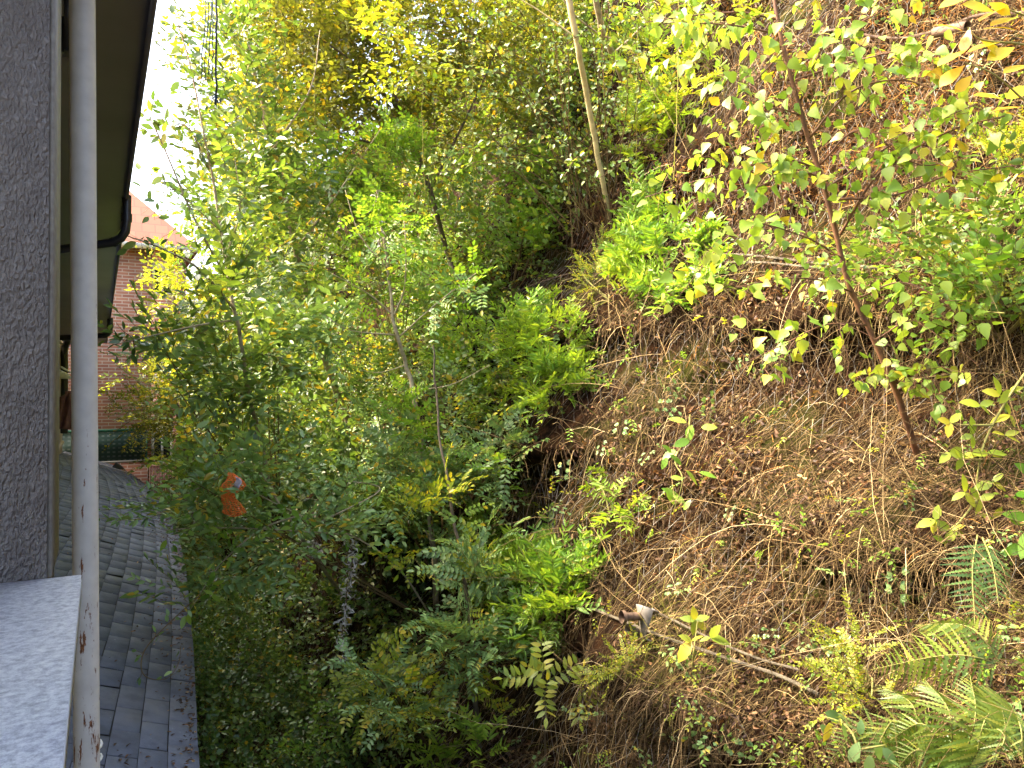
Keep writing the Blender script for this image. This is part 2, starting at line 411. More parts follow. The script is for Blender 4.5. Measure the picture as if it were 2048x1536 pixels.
m_wall = plain('cream_wall', (.50, .45, .33), .85, scale=6, c2=(.38, .34, .25), bumps=(60, .3, .003))
m_black = plain('black_pipe_plastic', (.018, .020, .026), .35, scale=10)
m_white = plain('white_plastic', (.75, .74, .66), .4, scale=20, c2=(.62, .60, .52))
m_beige = plain('beige_pipe', (.52, .45, .32), .5, scale=20, c2=(.36, .30, .21))
m_glass = plain('dark_glass', (.03, .04, .04), .12, scale=2)
# granite of the sill
m_gran, t, p = new_mat('speckled_granite')
c = ramp(t, noise(t, 110, 5, rough=.8), [(.36, (.30, .33, .42)), (.47, (.50, .53, .62)), (.56, (.66, .70, .78)), (.68, (.80, .83, .88))])
t.links.new(c, p.inputs['Base Color']); p.inputs['Roughness'].default_value = .45
m_rooftile = plain('clay_roof', (.30, .12, .07), .85, scale=10, c2=(.18, .08, .05))

B = thing('apartment_building', 'nearby building seen along its rough stucco window jamb, cream wall and wide dark soffit', 'building', (-0.8, 1.4, GROUND))
JY = 1.36
XJ = PY(95, 900, JY)[0]; XT = PY(105, 900, JY)[0]; ZS = PY(60, 1160, JY)[2]; XS = PY(163, 1160, JY)[0]
mb = MB(); mb.box(-.55, XJ, JY, JY + .22, ZS - .05, 1.05); mb.build('window_jamb', m_stucco, B)
mb = MB(); mb.box(XJ + .0005, XT, JY + .004, JY + .22, ZS + .001, 1.05); mb.build('corner_trim', m_trim, B)
mb = MB(); mb.box(-.55, XS, .05, JY - .001, ZS - .035, ZS); s_ = mb.build('window_sill', m_gran, B)
mb = MB(); mb.box(-.50, XT - .012, .0, JY + .20, GROUND + 1.7, ZS - .052); mb.build('lower_wall', m_stucco, B)
XW, ZF, XE = -0.80, 1.16, 0.125
EY = 21.0
# the long cream wall with real openings, built as piers and bands
wins = [(3.2, 4.4), (6.4, 7.6), (9.8, 11.0), (13.0, 14.2), (16.4, 17.4)]
mb = MB(); y0 = JY + .222
for a, b in wins + [(EY, EY)]:
    mb.box(XW - .25, XW, y0, a, -3.2, ZF)
    if b > a: mb.box(XW - .25, XW, a, b, -3.2, -.75); mb.box(XW - .25, XW, a, b, .65, ZF)
    y0 = b
mb.build('wall', m_wall, B)
for a, b in wins:
    fr = MB()
    for (ya, yb, za, zb) in ((a, a + .06, -.75, .65), (b - .06, b, -.75, .65), (a + .06, b - .06, -.75, -.69), (a + .06, b - .06, .59, .65), ((a + b) / 2 - .03, (a + b) / 2 + .03, -.69, .59)):
        fr.box(XW - .12, XW - .06, ya, yb, za, zb)
    wf = fr.build('window', m_white, B)
    g = MB(); g.box(XW - .10, XW - .09, a + .05, b - .05, -.70, .60); g.build('pane', m_glass, wf)
    g = MB(); g.box(XW - .02, XW + .05, a - .05, b + .05, -.79, -.752); g.build('sill', m_white, wf)
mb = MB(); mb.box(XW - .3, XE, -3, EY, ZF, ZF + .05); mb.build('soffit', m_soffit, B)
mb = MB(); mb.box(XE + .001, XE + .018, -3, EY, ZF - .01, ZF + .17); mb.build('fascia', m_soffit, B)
mb = MB()   # the roof above the soffit, out of view but it shades the passage
mb.add([(XE + .034, -3, ZF + .18), (XE + .034, EY, ZF + .18), (-5.2, EY, ZF + 2.2), (-5.2, -3, ZF + 2.2)], [(0, 1, 2, 3)])
mb.add([(-5.2, -3, ZF + 2.2), (-5.2, EY, ZF + 2.2), (-10, EY, ZF + .2), (-10, -3, ZF + .2)], [(0, 1, 2, 3)])
mb.build('roof', m_rooftile, B)
mb = MB(); mb.box(-9.5, XW - .26, JY + .23, EY - .01, GROUND - .1, ZF - .02); mb.build('inner_walls', m_wall, B)
# wall moulding and conduit below the soffit
mb = MB(); mb.box(XW, XW + .05, 2, EY, ZF - .16, ZF - .09); mb.build('moulding', m_wall, B)
# two black downspouts under the eave, running from the eave to the wall
def downspout(Y, dy, rad, zdrop):
    a = np.array([XE + .01, Y, ZF + .02])
    q = [a, a + (0, 0, -.16), a + (-.006, 0, -.22), a + (-.03, .01, -.262), a + (-.075, .03, -.29)]
    end = np.array([XW + .07, Y + dy, ZF - zdrop]); q += list(np.linspace(q[-1], end, 6)[1:])
    q += [end + (-.01, 0, -.06), end + (-.015, 0, -.4), end + (-.015, 0, -1.2)]
    mb = MB(); mb.tube(q, rad, 10, cap=False)
    for k in (1, 4): mb.tube([np.array(q[k]) * .7 + np.array(q[k - 1]) * .3, q[k]], rad * 1.18, 10, cap=False)
    mb.build('downspout', m_black, B, smooth=True)
downspout(5.05, .15, .026, .44)
downspout(13.8, .3, .045, .33)
# black pipe hugging the far wall and its beige waste pipe
mb = MB(); q0 = PX(152, 676, XW + .22); q1 = PX(136, 684, XW + .14); q2 = PX(129, 700, XW + .09); q3 = PX(128, 860, XW + .09)
mb.tube(spline([q0, q1, q2, (q2[0], q2[1], q2[2] - .4), (q2[0], q2[1], -.98)], 4), .075, 8, cap=False); mb.build('wall_pipe', m_black, B, smooth=True)
mb = MB(); mb.tube([(XW + .05, 8.6, -1.26), (XW + .05, 19.5, -1.18)], .045, 8); mb.build('waste_pipe', m_beige, B, smooth=True)
# small black bracket above, between jamb and pole
mb = MB(); a = PY(106, 104, 2.25); b = PY(139, 52, 2.25)
mb.box(a[0], b[0], 2.2, 2.27, a[2], b[2]); a2 = PY(129, 112, 2.25); b2 = PY(144, -40, 2.25); mb.box(a2[0], b2[0], 2.18, 2.24, a2[2], b2[2])
mb.build('bracket', m_black, B)

# ------------------------------------------------------------------ painted steel pole with rust
m_pole, t, p = new_mat('chipped_pole_paint')
nn = noise(t, 1.0, 7, mapping=(70, 70, 12), rough=.7); tcz = t.nodes.new('ShaderNodeTexCoord'); sx = t.nodes.new('ShaderNodeSeparateXYZ')
t.links.new(tcz.outputs['Object'], sx.inputs[0])
hm = t.nodes.new('ShaderNodeMapRange'); hm.inputs[1].default_value = 2.6; hm.inputs[2].default_value = 4.1; hm.inputs[3].default_value = .535; hm.inputs[4].default_value = .72
t.links.new(sx.outputs[2], hm.inputs[0])
gt = t.nodes.new('ShaderNodeMath'); gt.operation = 'GREATER_THAN'; t.links.new(nn, gt.inputs[0]); t.links.new(hm.outputs[0], gt.inputs[1])
paint = ramp(t, noise(t, 30, 6), [(.25, (.58, .56, .52)), (.75, (.72, .70, .65))])
rust = ramp(t, noise(t, 200, 5), [(.3, (.09, .030, .012)), (.7, (.30, .12, .04))])
t.links.new(mixc(t, gt.outputs[0], paint, rust), p.inputs['Base Color']); p.inputs['Roughness'].default_value = .5
bump(t, p, gt.outputs[0], -.4, .002)
top, bot = PY(164, -60, 1.8), PY(174, 1600, 1.8)
PO = thing('steel_pole', 'cream painted round steel pole with rust streaks standing close beside the window sill', 'pole', (bot[0], bot[1], GROUND))
mb = MB(); ext = bot + (bot - top) * ((bot[2] - GROUND) / (top[2] - bot[2])); ext2 = top + (top - bot) * .3
mb.tube([ext2, bot, ext], .0245, 24, cap=False); mb.build('shaft', m_pole, PO, smooth=True)
top, bot = PY(181, -60, 2.35), PY(188, 1600, 2.35)
ext = bot + (bot - top) * ((bot[2] - GROUND) / (top[2] - bot[2]))
PR = thing('thin_pipe', 'thin pale pipe running just behind the right edge of the rusty pole', 'pipe', (ext[0], ext[1], GROUND))
mb = MB(); mb.tube([top, bot, ext], .013, 12, cap=False); mb.build('tube', m_trim, PR, smooth=True)
mb = MB()
for k in range(16):
    z = -.98 - k * .042; c0 = top + (bot - top) * ((top[2] - z) / (top[2] - bot[2]))
    a_ = np.arange(13) * 2 * math.pi / 12; mb.tube(np.stack([c0[0] + .019 * np.cos(a_), c0[1] + .019 * np.sin(a_), z + .008 * np.sin(a_ + k)], 1), .0042, 5, cap=False)
mb.build('cord_wrap', m_white, PR)

# ------------------------------------------------------------------ lower shingled roof following the curve of its building
_e = np.array([PZ(a, b, -2.0) for a, b in ((396, 1600), (390, 1500), (383, 1300), (370, 1150), (356, 1070), (335, 1020), (310, 985), (265, 950), (225, 930), (190, 920))])
ey = np.r_[-2.0, _e[:, 1], 24.5]; ex = np.r_[_e[0, 0] - .06, _e[:, 0], -1.3]
def eave_x(y): return np.interp(y, ey, ex)
RS = .38; ZE = -2.0
def roof_z(s_): return ZE + RS * s_
m_sh, t, p = new_mat('shingle_granules')
g = t.nodes.new('ShaderNodeNewGeometry')
c = ramp(t, g.outputs['Random Per Island'], [(0, (.115, .135, .18)), (.5, (.13, .152, .20)), (1, (.15, .172, .22))])
c = mixc(t, .35, c, ramp(t, noise(t, 420, 3), [(.3, (.05, .05, .06)), (.7, (.25, .26, .29))]))
c = mixc(t, ramp(t, noise(t, 1.1, 6), [(.5, (0, 0, 0)), (.75, (.7, .7, .7))]), c, (.20, .19, .17))
c = mixc(t, ramp(t, noise(t, 2.6, 8, rough=.7), [(.42, (0, 0, 0)), (.62, (.75, .75, .75))]), c, (.065, .07, .085))
c = mixc(t, ramp(t, noise(t, 38, 3), [(.73, (0, 0, 0)), (.76, (1, 1, 1))]), c, (.45, .44, .42))
t.links.new(c, p.inputs['Base Color']); p.inputs['Roughness'].default_value = .75; bump(t, p, noise(t, 500, 3), .5, .002)
m_deck = plain('roof_edge_felt', (.05, .045, .04), .95, scale=30)
LB = thing('lower_annex', 'lower annex building with a curved blue grey shingle roof below the window', 'building', (-.8, 10, GROUND))
mb = MB(); yy = np.arange(-2, 22.4, .25)
for a, b in zip(yy[:-1], yy[1:]):
    xa, xb = float(eave_x(a)), float(eave_x(b)); wa, wb = xa + .8, xb + .8
    if min(wa, wb) < .1: continue
    za, zb = roof_z(wa), roof_z(wb)
    mb.add([(xa, a, ZE - .012), (xb, b, ZE - .012), (-.8, b, zb - .012), (-.8, a, za - .012), (xa, a, ZE - .07), (xb, b, ZE - .07), (-.8, b, ZE - .07), (-.8, a, ZE - .07)],
           [(0, 1, 2, 3), (4, 7, 6, 5), (0, 4, 5, 1)])
mb.build('roof_deck', m_deck, LB)
mb = MB()
for a, b in zip(yy[:-1], yy[1:]):
    xa, xb = float(eave_x(a)) - .12, float(eave_x(b)) - .12
    if min(xa, xb) < -.75: continue
    mb.add([(xa, a, GROUND), (xb, b, GROUND), (xb, b, ZE - .071), (xa, a, ZE - .071)], [(0, 1, 2, 3)])
mb.build('wall', m_wall, LB)
mb = MB(); TAB = .33
for j in range(14):
    y = -2.0 + (j % 2) * TAB / 2 + rr(-.03, .03)
    while y < 22.3:
        L = TAB * rr(.93, 1.05); s0 = j * .14; s1 = s0 + .135
        xa, xb = float(eave_x(y)), float(eave_x(y + L))
        if xa - s0 > -.78 and xb - s0 > -.8:
            o0 = .015 if j == 0 else 0
            ca = rr(.005, .009) + (rr(.006, .016) if random.random() < .06 else 0); cb = rr(.001, .003)
            jx = rr(-.003, .003); e = .14 * RS
            w1 = min(s1, xa + .79); w2 = min(s1, xb + .79)
            A = (xa - s0 + o0 + jx, y + rr(-.006, .006), roof_z(s0) + ca); Bq = (xb - s0 + o0 + jx, y + L, roof_z(s0) + cb)
            Cq = (xb - w2, y + L, roof_z(w2) + cb); D = (xa - w1, y + rr(-.006, .006), roof_z(w1) + ca * rr(.5, 1.1))
            lo = lambda q: (q[0], q[1], q[2] - .006)
            mb.add([A, Bq, Cq, D, lo(A), lo(Bq), lo(Cq), lo(D)], [(0, 1, 2, 3), (0, 4, 5, 1), (0, 3, 7, 4)])
        y += L + .003
mb.build('shingles', m_sh, LB)
# debris swept onto the roof edge
mb = MB(); N = 1900
y = RNG.uniform(2.5, 21, N); s_ = np.abs(RNG.normal(0, .12, N)) * (0.4 + 1.1 * (fbm(y * 1.3, y * 0 + 2) > 0.05))
far = RNG.random(N) < .12; s_[far] = RNG.uniform(0, 1.5, far.sum())
pos = np.stack([eave_x(y) - s_, y, roof_z(s_) + .016], 1); ok = pos[:, 0] > -.7; pos = pos[ok]
F = frames(np.c_[RNG.normal(0, 1, (len(pos), 2)), RNG.normal(0, .15, len(pos))], None, RNG.normal(0, .3, len(pos))) * RNG.uniform(.25, 1.0, len(pos))[:, None, None]
lv = leaf(.045, .02); mb.inst((lv[0], lv[1], np.zeros(2, int)), F, pos)
tag(mb.build('roof_debris', M['dryfoliage']), 'brown fallen leaves and bits scattered along the shingle roof edge', 'leaf litter', kind='stuff')

# ------------------------------------------------------------------ brick building at the far end
def brick_mat(name, c1, c2, cm):
    m, t, p = new_mat(name); tc = t.nodes.new('ShaderNodeTexCoord'); sp = t.nodes.new('ShaderNodeSeparateXYZ'); cb = t.nodes.new('ShaderNodeCombineXYZ')
    t.links.new(tc.outputs['Object'], sp.inputs[0]); ad = t.nodes.new('ShaderNodeMath'); ad.operation = 'ADD'
    t.links.new(sp.outputs[0], ad.inputs[0]); t.links.new(sp.outputs[1], ad.inputs[1]); t.links.new(ad.outputs[0], cb.inputs[0]); t.links.new(sp.outputs[2], cb.inputs[1])
    br = t.nodes.new('ShaderNodeTexBrick'); t.links.new(cb.outputs[0], br.inputs['Vector'])
    br.inputs['Scale'].default_value = 1; br.inputs['Brick Width'].default_value = .33; br.inputs['Row Height'].default_value = .092; br.inputs['Mortar Size'].default_value = .011
    br.inputs['Color1'].default_value = (*c1, 1); br.inputs['Color2'].default_value = (*c2, 1); br.inputs['Mortar'].default_value = (*cm, 1); br.inputs['Bias'].default_value = -.1
    br.inputs['Mortar Smooth'].default_value = .1
    t.links.new(mixc(t, .35, br.outputs[0], ramp(t, noise(t, 3.5, 6), [(.3, (.5, .5, .5)), (.7, (1, 1, 1))]), 'MULTIPLY'), p.inputs['Base Color'])
    p.inputs['Roughness'].default_value = .9; bump(t, p, br.outputs[1], -.5, .01); return m
m_brick = brick_mat('red_brick', (.56, .25, .165), (.42, .165, .115), (.68, .56, .48))
BY = 24.0
xr = PY(372, 500, BY)[0]; ze = PY(365, 500, BY)[2]
RB = thing('brick_building', 'red brick building with tiled hip roof closing the end of the passage', 'building', (0, BY + 4, GROUND))
bw = [(PY(312, 0, BY)[0], PY(350, 0, BY)[0], PY(0, 590, BY)[2], PY(0, 520, BY)[2]), (PY(306, 0, BY)[0], PY(350, 0, BY)[0], PY(0, 745, BY)[2], PY(0, 668, BY)[2]),
      (PY(315, 0, BY)[0], PY(345, 0, BY)[0], PY(0, 925, BY)[2], PY(0, 850, BY)[2])]
bw = [(min(a, b), max(a, b), PY((312 + 350) / 2, yb, BY)[2], PY((312 + 350) / 2, ya, BY)[2]) for (a, b, _, _), (ya, yb) in zip(bw, ((520, 590), (668, 745), (850, 925)))]
xa, xb = min(q[0] for q in bw), max(q[1] for q in bw)
mb = MB(); mb.box(-8, xa, BY, BY + .3, GROUND, ze); mb.box(xb, xr, BY, BY + .3, GROUND, ze)
zc = GROUND
for q in sorted(bw, key=lambda q: q[2]) + [(0, 0, ze, 0)]:
    mb.box(xa, xb, BY, BY + .3, zc, q[2]); zc = q[3]
mb.box(xr - .3, xr, BY + .301, BY + 8, GROUND, ze)
mb.box(-8, -7.7, BY + .301, BY + 8, GROUND, ze); mb.box(-7.7, xr - .301, BY + 7.7, BY + 8, GROUND, ze)
mb.build('wall', m_brick, RB)
for q in bw:
    fr = MB(); x0, x1, z0, z1 = xa, xb, q[2], q[3]
    for (a, b, c_, d) in ((x0, x0 + .08, z0, z1), (x1 - .08, x1, z0, z1), (x0 + .08, x1 - .08, z0, z0 + .08), (x0 + .08, x1 - .08, z1 - .3, z1), ((x0 + x1) / 2 - .03, (x0 + x1) / 2 + .03, z0 + .08, z1 - .3)):
        fr.box(a, b, BY + .08, BY + .16, c_, d)
    wf = fr.build('window', m_white, RB); g = MB(); g.box(x0 + .04, x1 - .04, BY + .13, BY + .14, z0 + .04, z1 - .1); g.build('pane', m_glass, wf)
m_tiles, t, p = new_mat('red_roof_tiles'); wv = t.nodes.new('ShaderNodeTexBrick'); tc = t.nodes.new('ShaderNodeTexCoord')
t.links.new(tc.outputs['Object'], wv.inputs['Vector']); wv.inputs['Scale'].default_value = 1; wv.inputs['Brick Width'].default_value = .35; wv.inputs['Row Height'].default_value = .3
wv.inputs['Color1'].default_value = (.26, .095, .06, 1); wv.inputs['Color2'].default_value = (.20, .07, .045, 1); wv.inputs['Mortar'].default_value = (.15, .06, .045, 1); wv.inputs['Mortar Size'].default_value = .015
t.links.new(wv.outputs[0], p.inputs['Base Color']); p.inputs['Roughness'].default_value = .9
mb = MB(); o = .35; zr = ze + 4.4
v = [(-8.3, BY - o, ze), (xr + o, BY - o, ze), (xr + o, BY + 8 + o, ze), (-8.3, BY + 8 + o, ze), (-4, BY + 4, zr), (xr - 3.7, BY + 4, zr)]
mb.add(v, [(0, 1, 5, 4), (1, 2, 5, 5), (2, 3, 4, 5), (3, 0, 4, 4)][0:1]); mb.add([v[2], v[3], v[4], v[5]], [(0, 1, 2, 3)])
mb.add([v[1], v[2], v[5], (np.array(v[1]) + np.array(v[5])) / 2], [(0, 1, 2, 3)]); mb.add([v[3], v[0], v[4], (np.array(v[3]) + np.array(v[4])) / 2], [(0, 1, 2, 3)])
rf = mb.build('roof', m_tiles, RB)
mb = MB(); mb.box(-8.3, xr + o, BY - o - .1, BY - o + .02, ze - .12, ze + .03); mb.build('gutter', m_white, rf)
# balcony with green mesh screen
m_green, t, p = new_mat('green_mesh_screen'); tc = t.nodes.new('ShaderNodeTexCoord')
ck = t.nodes.new('ShaderNodeTexBrick'); sp = t.nodes.new('ShaderNodeSeparateXYZ'); cb = t.nodes.new('ShaderNodeCombineXYZ'); t.links.new(tc.outputs['Object'], sp.inputs[0])
t.links.new(sp.outputs[0], cb.inputs[0]); t.links.new(sp.outputs[2], cb.inputs[1]); t.links.new(cb.outputs[0], ck.inputs['Vector'])
ck.inputs['Scale'].default_value = 1; ck.inputs['Brick Width'].default_value = .13; ck.inputs['Row Height'].default_value = .11; ck.inputs['Mortar Size'].default_value = .035; ck.offset = 0
ck.inputs['Color1'].default_value = (.055, .085, .08, 1); ck.inputs['Color2'].default_value = (.10, .14, .13, 1); ck.inputs['Mortar'].default_value = (.014, .045, .035, 1)
t.links.new(ck.outputs[0], p.inputs['Base Color']); p.inputs['Roughness'].default_value = .7
m_gframe = plain('green_frame', (.02, .12, .075), .5)
YB = 22.6; a = PY(170, 924, YB); b = PY(292, 862, YB)
mb = MB(); mb.box(a[0] - 1.5, b[0], YB, YB + .03, a[2], b[2]); sc_ = mb.build('balcony_screen', m_green, RB)
mb = MB(); mb.box(a[0] - 1.5, b[0] + .02, YB - .02, YB + .05, b[2], b[2] + .07); mb.box(b[0] + .001, b[0] + .04, YB - .02, YB + 1.3, a[2], b[2]); mb.build('screen_frame', m_gframe, sc_)
mb = MB(); mb.box(a[0] - 1.5, b[0] + .05, YB - .03, BY - .002, GROUND, a[2] - .06); mb.build('balcony_wall', m_brick, RB)
mb = MB(); mb.box(a[0] - 1.5, b[0] + .1, YB - .08, BY - .003, a[2] - .058, a[2] - .001); mb.build('balcony_coping', m_trim, RB)
# low brick wall and rust coloured iron fence right of the balcony
mb = MB(); a = PY(300, 990, 22); b = PY(362, 922, 22); 
FE = thing('iron_fence', 'rust red iron picket fence at the foot of the brick building', 'fence', (a[0], 22, GROUND))
m_iron = plain('red_iron', (.25, .12, .09), .6); nk = 14
for k in range(nk): x = a[0] + (b[0] - a[0]) * k / (nk - 1); pk = MB(); pk.box(x - .018, x + .018, 21.98, 22.02, GROUND + .2, b[2]); pk.build('picket', m_iron, FE)
for zr_ in (b[2] - .12, a[2] - .1): mb = MB(); mb.box(a[0], b[0], 21.96, 21.979, zr_, zr_ + .05); mb.build('rail', m_iron, FE)
mb = MB(); c0 = PY(228, 930, 20.6); c1 = PY(250, 950, 20.6); mb.tube([c0, (c0 + c1) / 2 + (0, 0, .03), c1, c1 + (.05, 0, -.3)], .09, 10, cap=False)
tag(mb.build('vent_pipe', m_black, smooth=True), 'short bent black pipe poking up behind the far edge of the shingle roof', 'pipe')

# ------------------------------------------------------------------ drying rack and towel on the far wall
q = PX(108, 752, XW + .02); ry = q[1]
DR = thing('drying_rack', 'folding white clothes drying rack fixed to the cream wall', 'drying rack', (XW, 14, -.1))
zz = PY(120, 750, 14)[2]
for y in (11.2, 12.4): arm = MB(); arm.box(XW, XW + .05, y, y + .03, zz - .12, zz + .35); arm.build('bracket', m_white, DR)
for k in range(5):
    mb = MB(); x = XW + .08 + k * .075; mb.tube([(x, 10.6, zz + .01 * k), (x, 15.0, zz + .01 * k)], .012, 6); mb.build('rail', m_white, DR, smooth=True)
for y in (10.7, 12.2, 13.8, 14.9): mb = MB(); mb.box(XW, XW + .42, y, y + .05, zz - .05, zz - .02); mb.build('cross_arm', m_white, DR)
for k, yk in enumerate((8.9, 9.6)):                                   # angled white boards seen from the side
    mb = MB(); mb.add([(XW + .0, yk, .02), (XW + .12, yk, .16), (XW + .12, yk, -.10), (XW, yk, -.10), (XW, yk + .04, .02), (XW + .12, yk + .04, .16), (XW + .12, yk + .04, -.1), (XW, yk + .04, -.1)],
        [(0, 3, 2, 1), (4, 5, 6, 7), (0, 1, 5, 4), (1, 2, 6, 5), (3, 7, 6, 2)]); mb.build('side_board', m_white, DR)
m_cloth = plain('brown_cloth', (.23, .105, .08), .9, scale=12, c2=(.14, .06, .05))
TW = MB(); yt = 13.5; w0 = PY(128, 780, yt); n = 26; vs = []; 
for i in range(13):
    u = i / 12; z = PY(130, 782 + 76 * u, yt)[2]
    for k in range(n):
        s_ = k / (n - 1); sw = (.30 + .22 * u) * (.5 if u < .1 else 1)
        vs.append((PY(141, 800, yt)[0] + (s_ - .5) * sw + .012 * math.sin(9 * u + k), yt + .05 * math.sin(s_ * 23 + u * 2) * (.4 + u), z))
fs = [(i * n + k, i * n + k + 1, (i + 1) * n + k + 1, (i + 1) * n + k) for i in range(12) for k in range(n - 1)]
TW.add(vs, fs); ob = TW.build('towel', m_cloth, smooth=True); so = ob.modifiers.new('thick', 'SOLIDIFY'); so.thickness = .006
tag(ob, 'brown towel hanging down from the white drying rack', 'towel')

# ------------------------------------------------------------------ cords hanging in front of the sky
m_cord = plain('blue_cord', (.02, .055, .085), .7); m_dcord = plain('dark_cord', (.012, .02, .035), .6)
def cord(pts, r, m, label, grp=None):
    mb = MB(); q = spline(pts, 6); q = q + np.c_[RNG.normal(0, .0012, (len(q), 2)), np.zeros(len(q))]; mb.tube(q, r, 6)
    return mb, q
TC = 2.4
mb, q = cord([P(432, -80, TC), P(433, 60, TC), P(432, 195, TC)], .0032, m_dcord, '')
th = thing('hanging_rope', 'thick dark rope end hanging with a frayed knot, rightmost of the cords', 'rope', P(432, 195, TC)); mb.build('rope', m_dcord, th)
kb = MB()
for k in range(26):
    b0 = P(432 + rr(-3, 3), 192 + rr(-4, 8), TC); d = RNG.normal(0, 1, 3) + np.array([0, 0, -1.2]); kb.tube([b0, b0 + unit(d) * .010, b0 + unit(d) * .018 + (rr(-.006, .006), 0, -.012)], .0011, 4, cap=False)
kb.build('frayed_knot', m_cord, th)
for k, (x0, x1, y1) in enumerate(((413, 403, 158), (417, 410, 162), (423, 417, 150), (427, 424, 160))):
    mb, q = cord([P(x0, -80, TC + .03 * k), P(x0 - 1, 30, TC), P(x1 + 1, 110, TC), P(x1, y1, TC)], .0017, m_cord, '')
    tag(mb.build('clothesline', m_cord), 'thin blue cord hanging against the sky beside the thick dark rope', 'cord', 'thin blue cords hanging beside the rope')
# =================================================================== VEGETATION
def bl(px, py, rx, ry, dep, off): return (px, py, float(slope_t(px, py)) - off, rx, ry, dep)
def bt(px, py, rx, ry, dep, t): return (px, py, t, rx, ry, dep)
def pix_path(pts): return [P(a, b, c) for a, b, c in pts]
def st_(a, off): return (a[0], a[1], float(slope_t(a[0], a[1])) - off)
def edge_px(y):    # photo: left of this the bank is leafy, right of it it is dry and brown
    return np.interp(y, [-300, 0, 300, 500, 700, 860, 950, 1050, 1200, 1536, 1800], [1330, 1290, 1240, 1120, 1130, 1160, 960, 930, 880, 850, 850])

# ---- dry stems and roots hanging down the bank
def strands(N, px0, px1, py0, py1, L0, L1, w0, mask=None, K=4, out=.5, grav=.35, wob=.12, name='', mat=None, label='', cat='', lat=0.0):
    px = RNG.uniform(px0, px1, N); py = RNG.uniform(py0, py1, N); t = slope_t(px, py)
    k = RNG.random(N) < (mask(px, py) if mask else 1.0); px, py, t = px[k], py[k], t[k]
    b = P(px, py, t) + np.array([.02, 0, 0]); N = len(b)
    d = unit(np.c_[-np.abs(RNG.normal(out, .25, N)), RNG.normal(lat, .45, N), RNG.normal(.1, .5, N)])
    L = RNG.uniform(L0, L1, N) * RNG.uniform(.5, 1, N); wd = w0 * RNG.uniform(.5, 1.2, N) * np.clip(t / 4.5, .8, 2.5)
    pts = [b]
    for i in range(K):
        p_ = pts[-1] + d * (L / K)[:, None]
        lim = slope_x(p_[:, 1], p_[:, 2]) - .015; p_[:, 0] = np.minimum(p_[:, 0], lim)
        pts.append(p_); d = unit(d + np.c_[RNG.normal(.10, wob, N), RNG.normal(0, wob, N), RNG.normal(-grav, wob, N)])
    V = []; ref = unit(RNG.normal(0, 1, (N, 3)))
    for i, p_ in enumerate(pts):
        dd = unit(pts[min(i + 1, K)] - pts[max(i - 1, 0)]); s = unit(np.cross(dd, ref)); u = np.cross(dd, s); r = (wd * (1 - .6 * i / K))[:, None] * .5
        V += [p_ + s * r, p_ - s * r * .5 + u * r * .87, p_ - s * r * .5 - u * r * .87]
    V = np.stack(V, 1); f = [(i * 3 + j, i * 3 + (j + 1) % 3, i * 3 + 3 + (j + 1) % 3, i * 3 + 3 + j) for i in range(K) for j in range(3)]
    F_ = np.array(f)[None] + (np.arange(N) * V.shape[1])[:, None, None]
    mb = MB(); mb.add(V.reshape(-1, 3), F_.reshape(-1, 4)); return tag(mb.build(name, mat), label, cat, kind='stuff')
dry = lambda x, y: np.clip(.16 + (x - edge_px(y)) / 120, .14, 1) * np.clip(.32 + 3.6 * fbm(x / 110, y / 70, 3), .03, 1)
strands(34000, 700, 2300, -250, 1750, .12, .55, .0044, dry, grav=.55, wob=.09, name='dry_grass', mat=M['straw'], label='tangled dry straw coloured grass hanging over the brown bank', cat='dry grass')
orr = lambda x, y: np.clip((x - edge_px(y)) / 150, 0, 1) * np.clip(1.2 - y / 650 + (x - 1500) / 2500, .06, 1) * np.clip(.4 + 2.5 * fbm(x / 120 + 9, y / 100, 3), .05, 1)
strands(30000, 1100, 2300, -200, 1300, .06, .26, .0046, orr, name='dead_fern', mat=M['orangestem'], label='rusty orange dead bracken matted on the sunlit upper bank', cat='dead bracken', grav=.25, wob=.25, K=3)
strands(2600, 820, 2300, -200, 1700, .6, 1.5, .0042, lambda x, y: np.clip((x - edge_px(y) + 60) / 100, .1, 1), K=7, out=.35, grav=.10, wob=.10, name='fallen_stems', mat=M['straw'], label='long thin pale stems criss crossing the bank', cat='dry stems')
strands(3200, 850, 2300, -200, 1700, .5, 1.2, .0040, lambda x, y: np.clip((x - edge_px(y) + 60) / 100, .1, 1), K=7, out=.25, grav=.55, wob=.07, name='hanging_roots', mat=M['twig'], label='thin brown roots and vine stems hanging straight down the bank', cat='roots')
grn = lambda x, y: np.clip(.3 + 2.6 * fbm(x / 150 + 31, y / 110, 2), 0, 1) * np.clip((x - edge_px(y) + 200) / 200, .25, 1) * np.clip(.35 + (x > 1250) * (y > 1150) * .6, 0, 1)
strands(9000, 700, 2300, -200, 1700, .10, .32, .006, grn, name='green_grass', mat=M['drygreen'], label='yellowish green grass blades tufted between the dry stems', cat='grass', grav=.2)

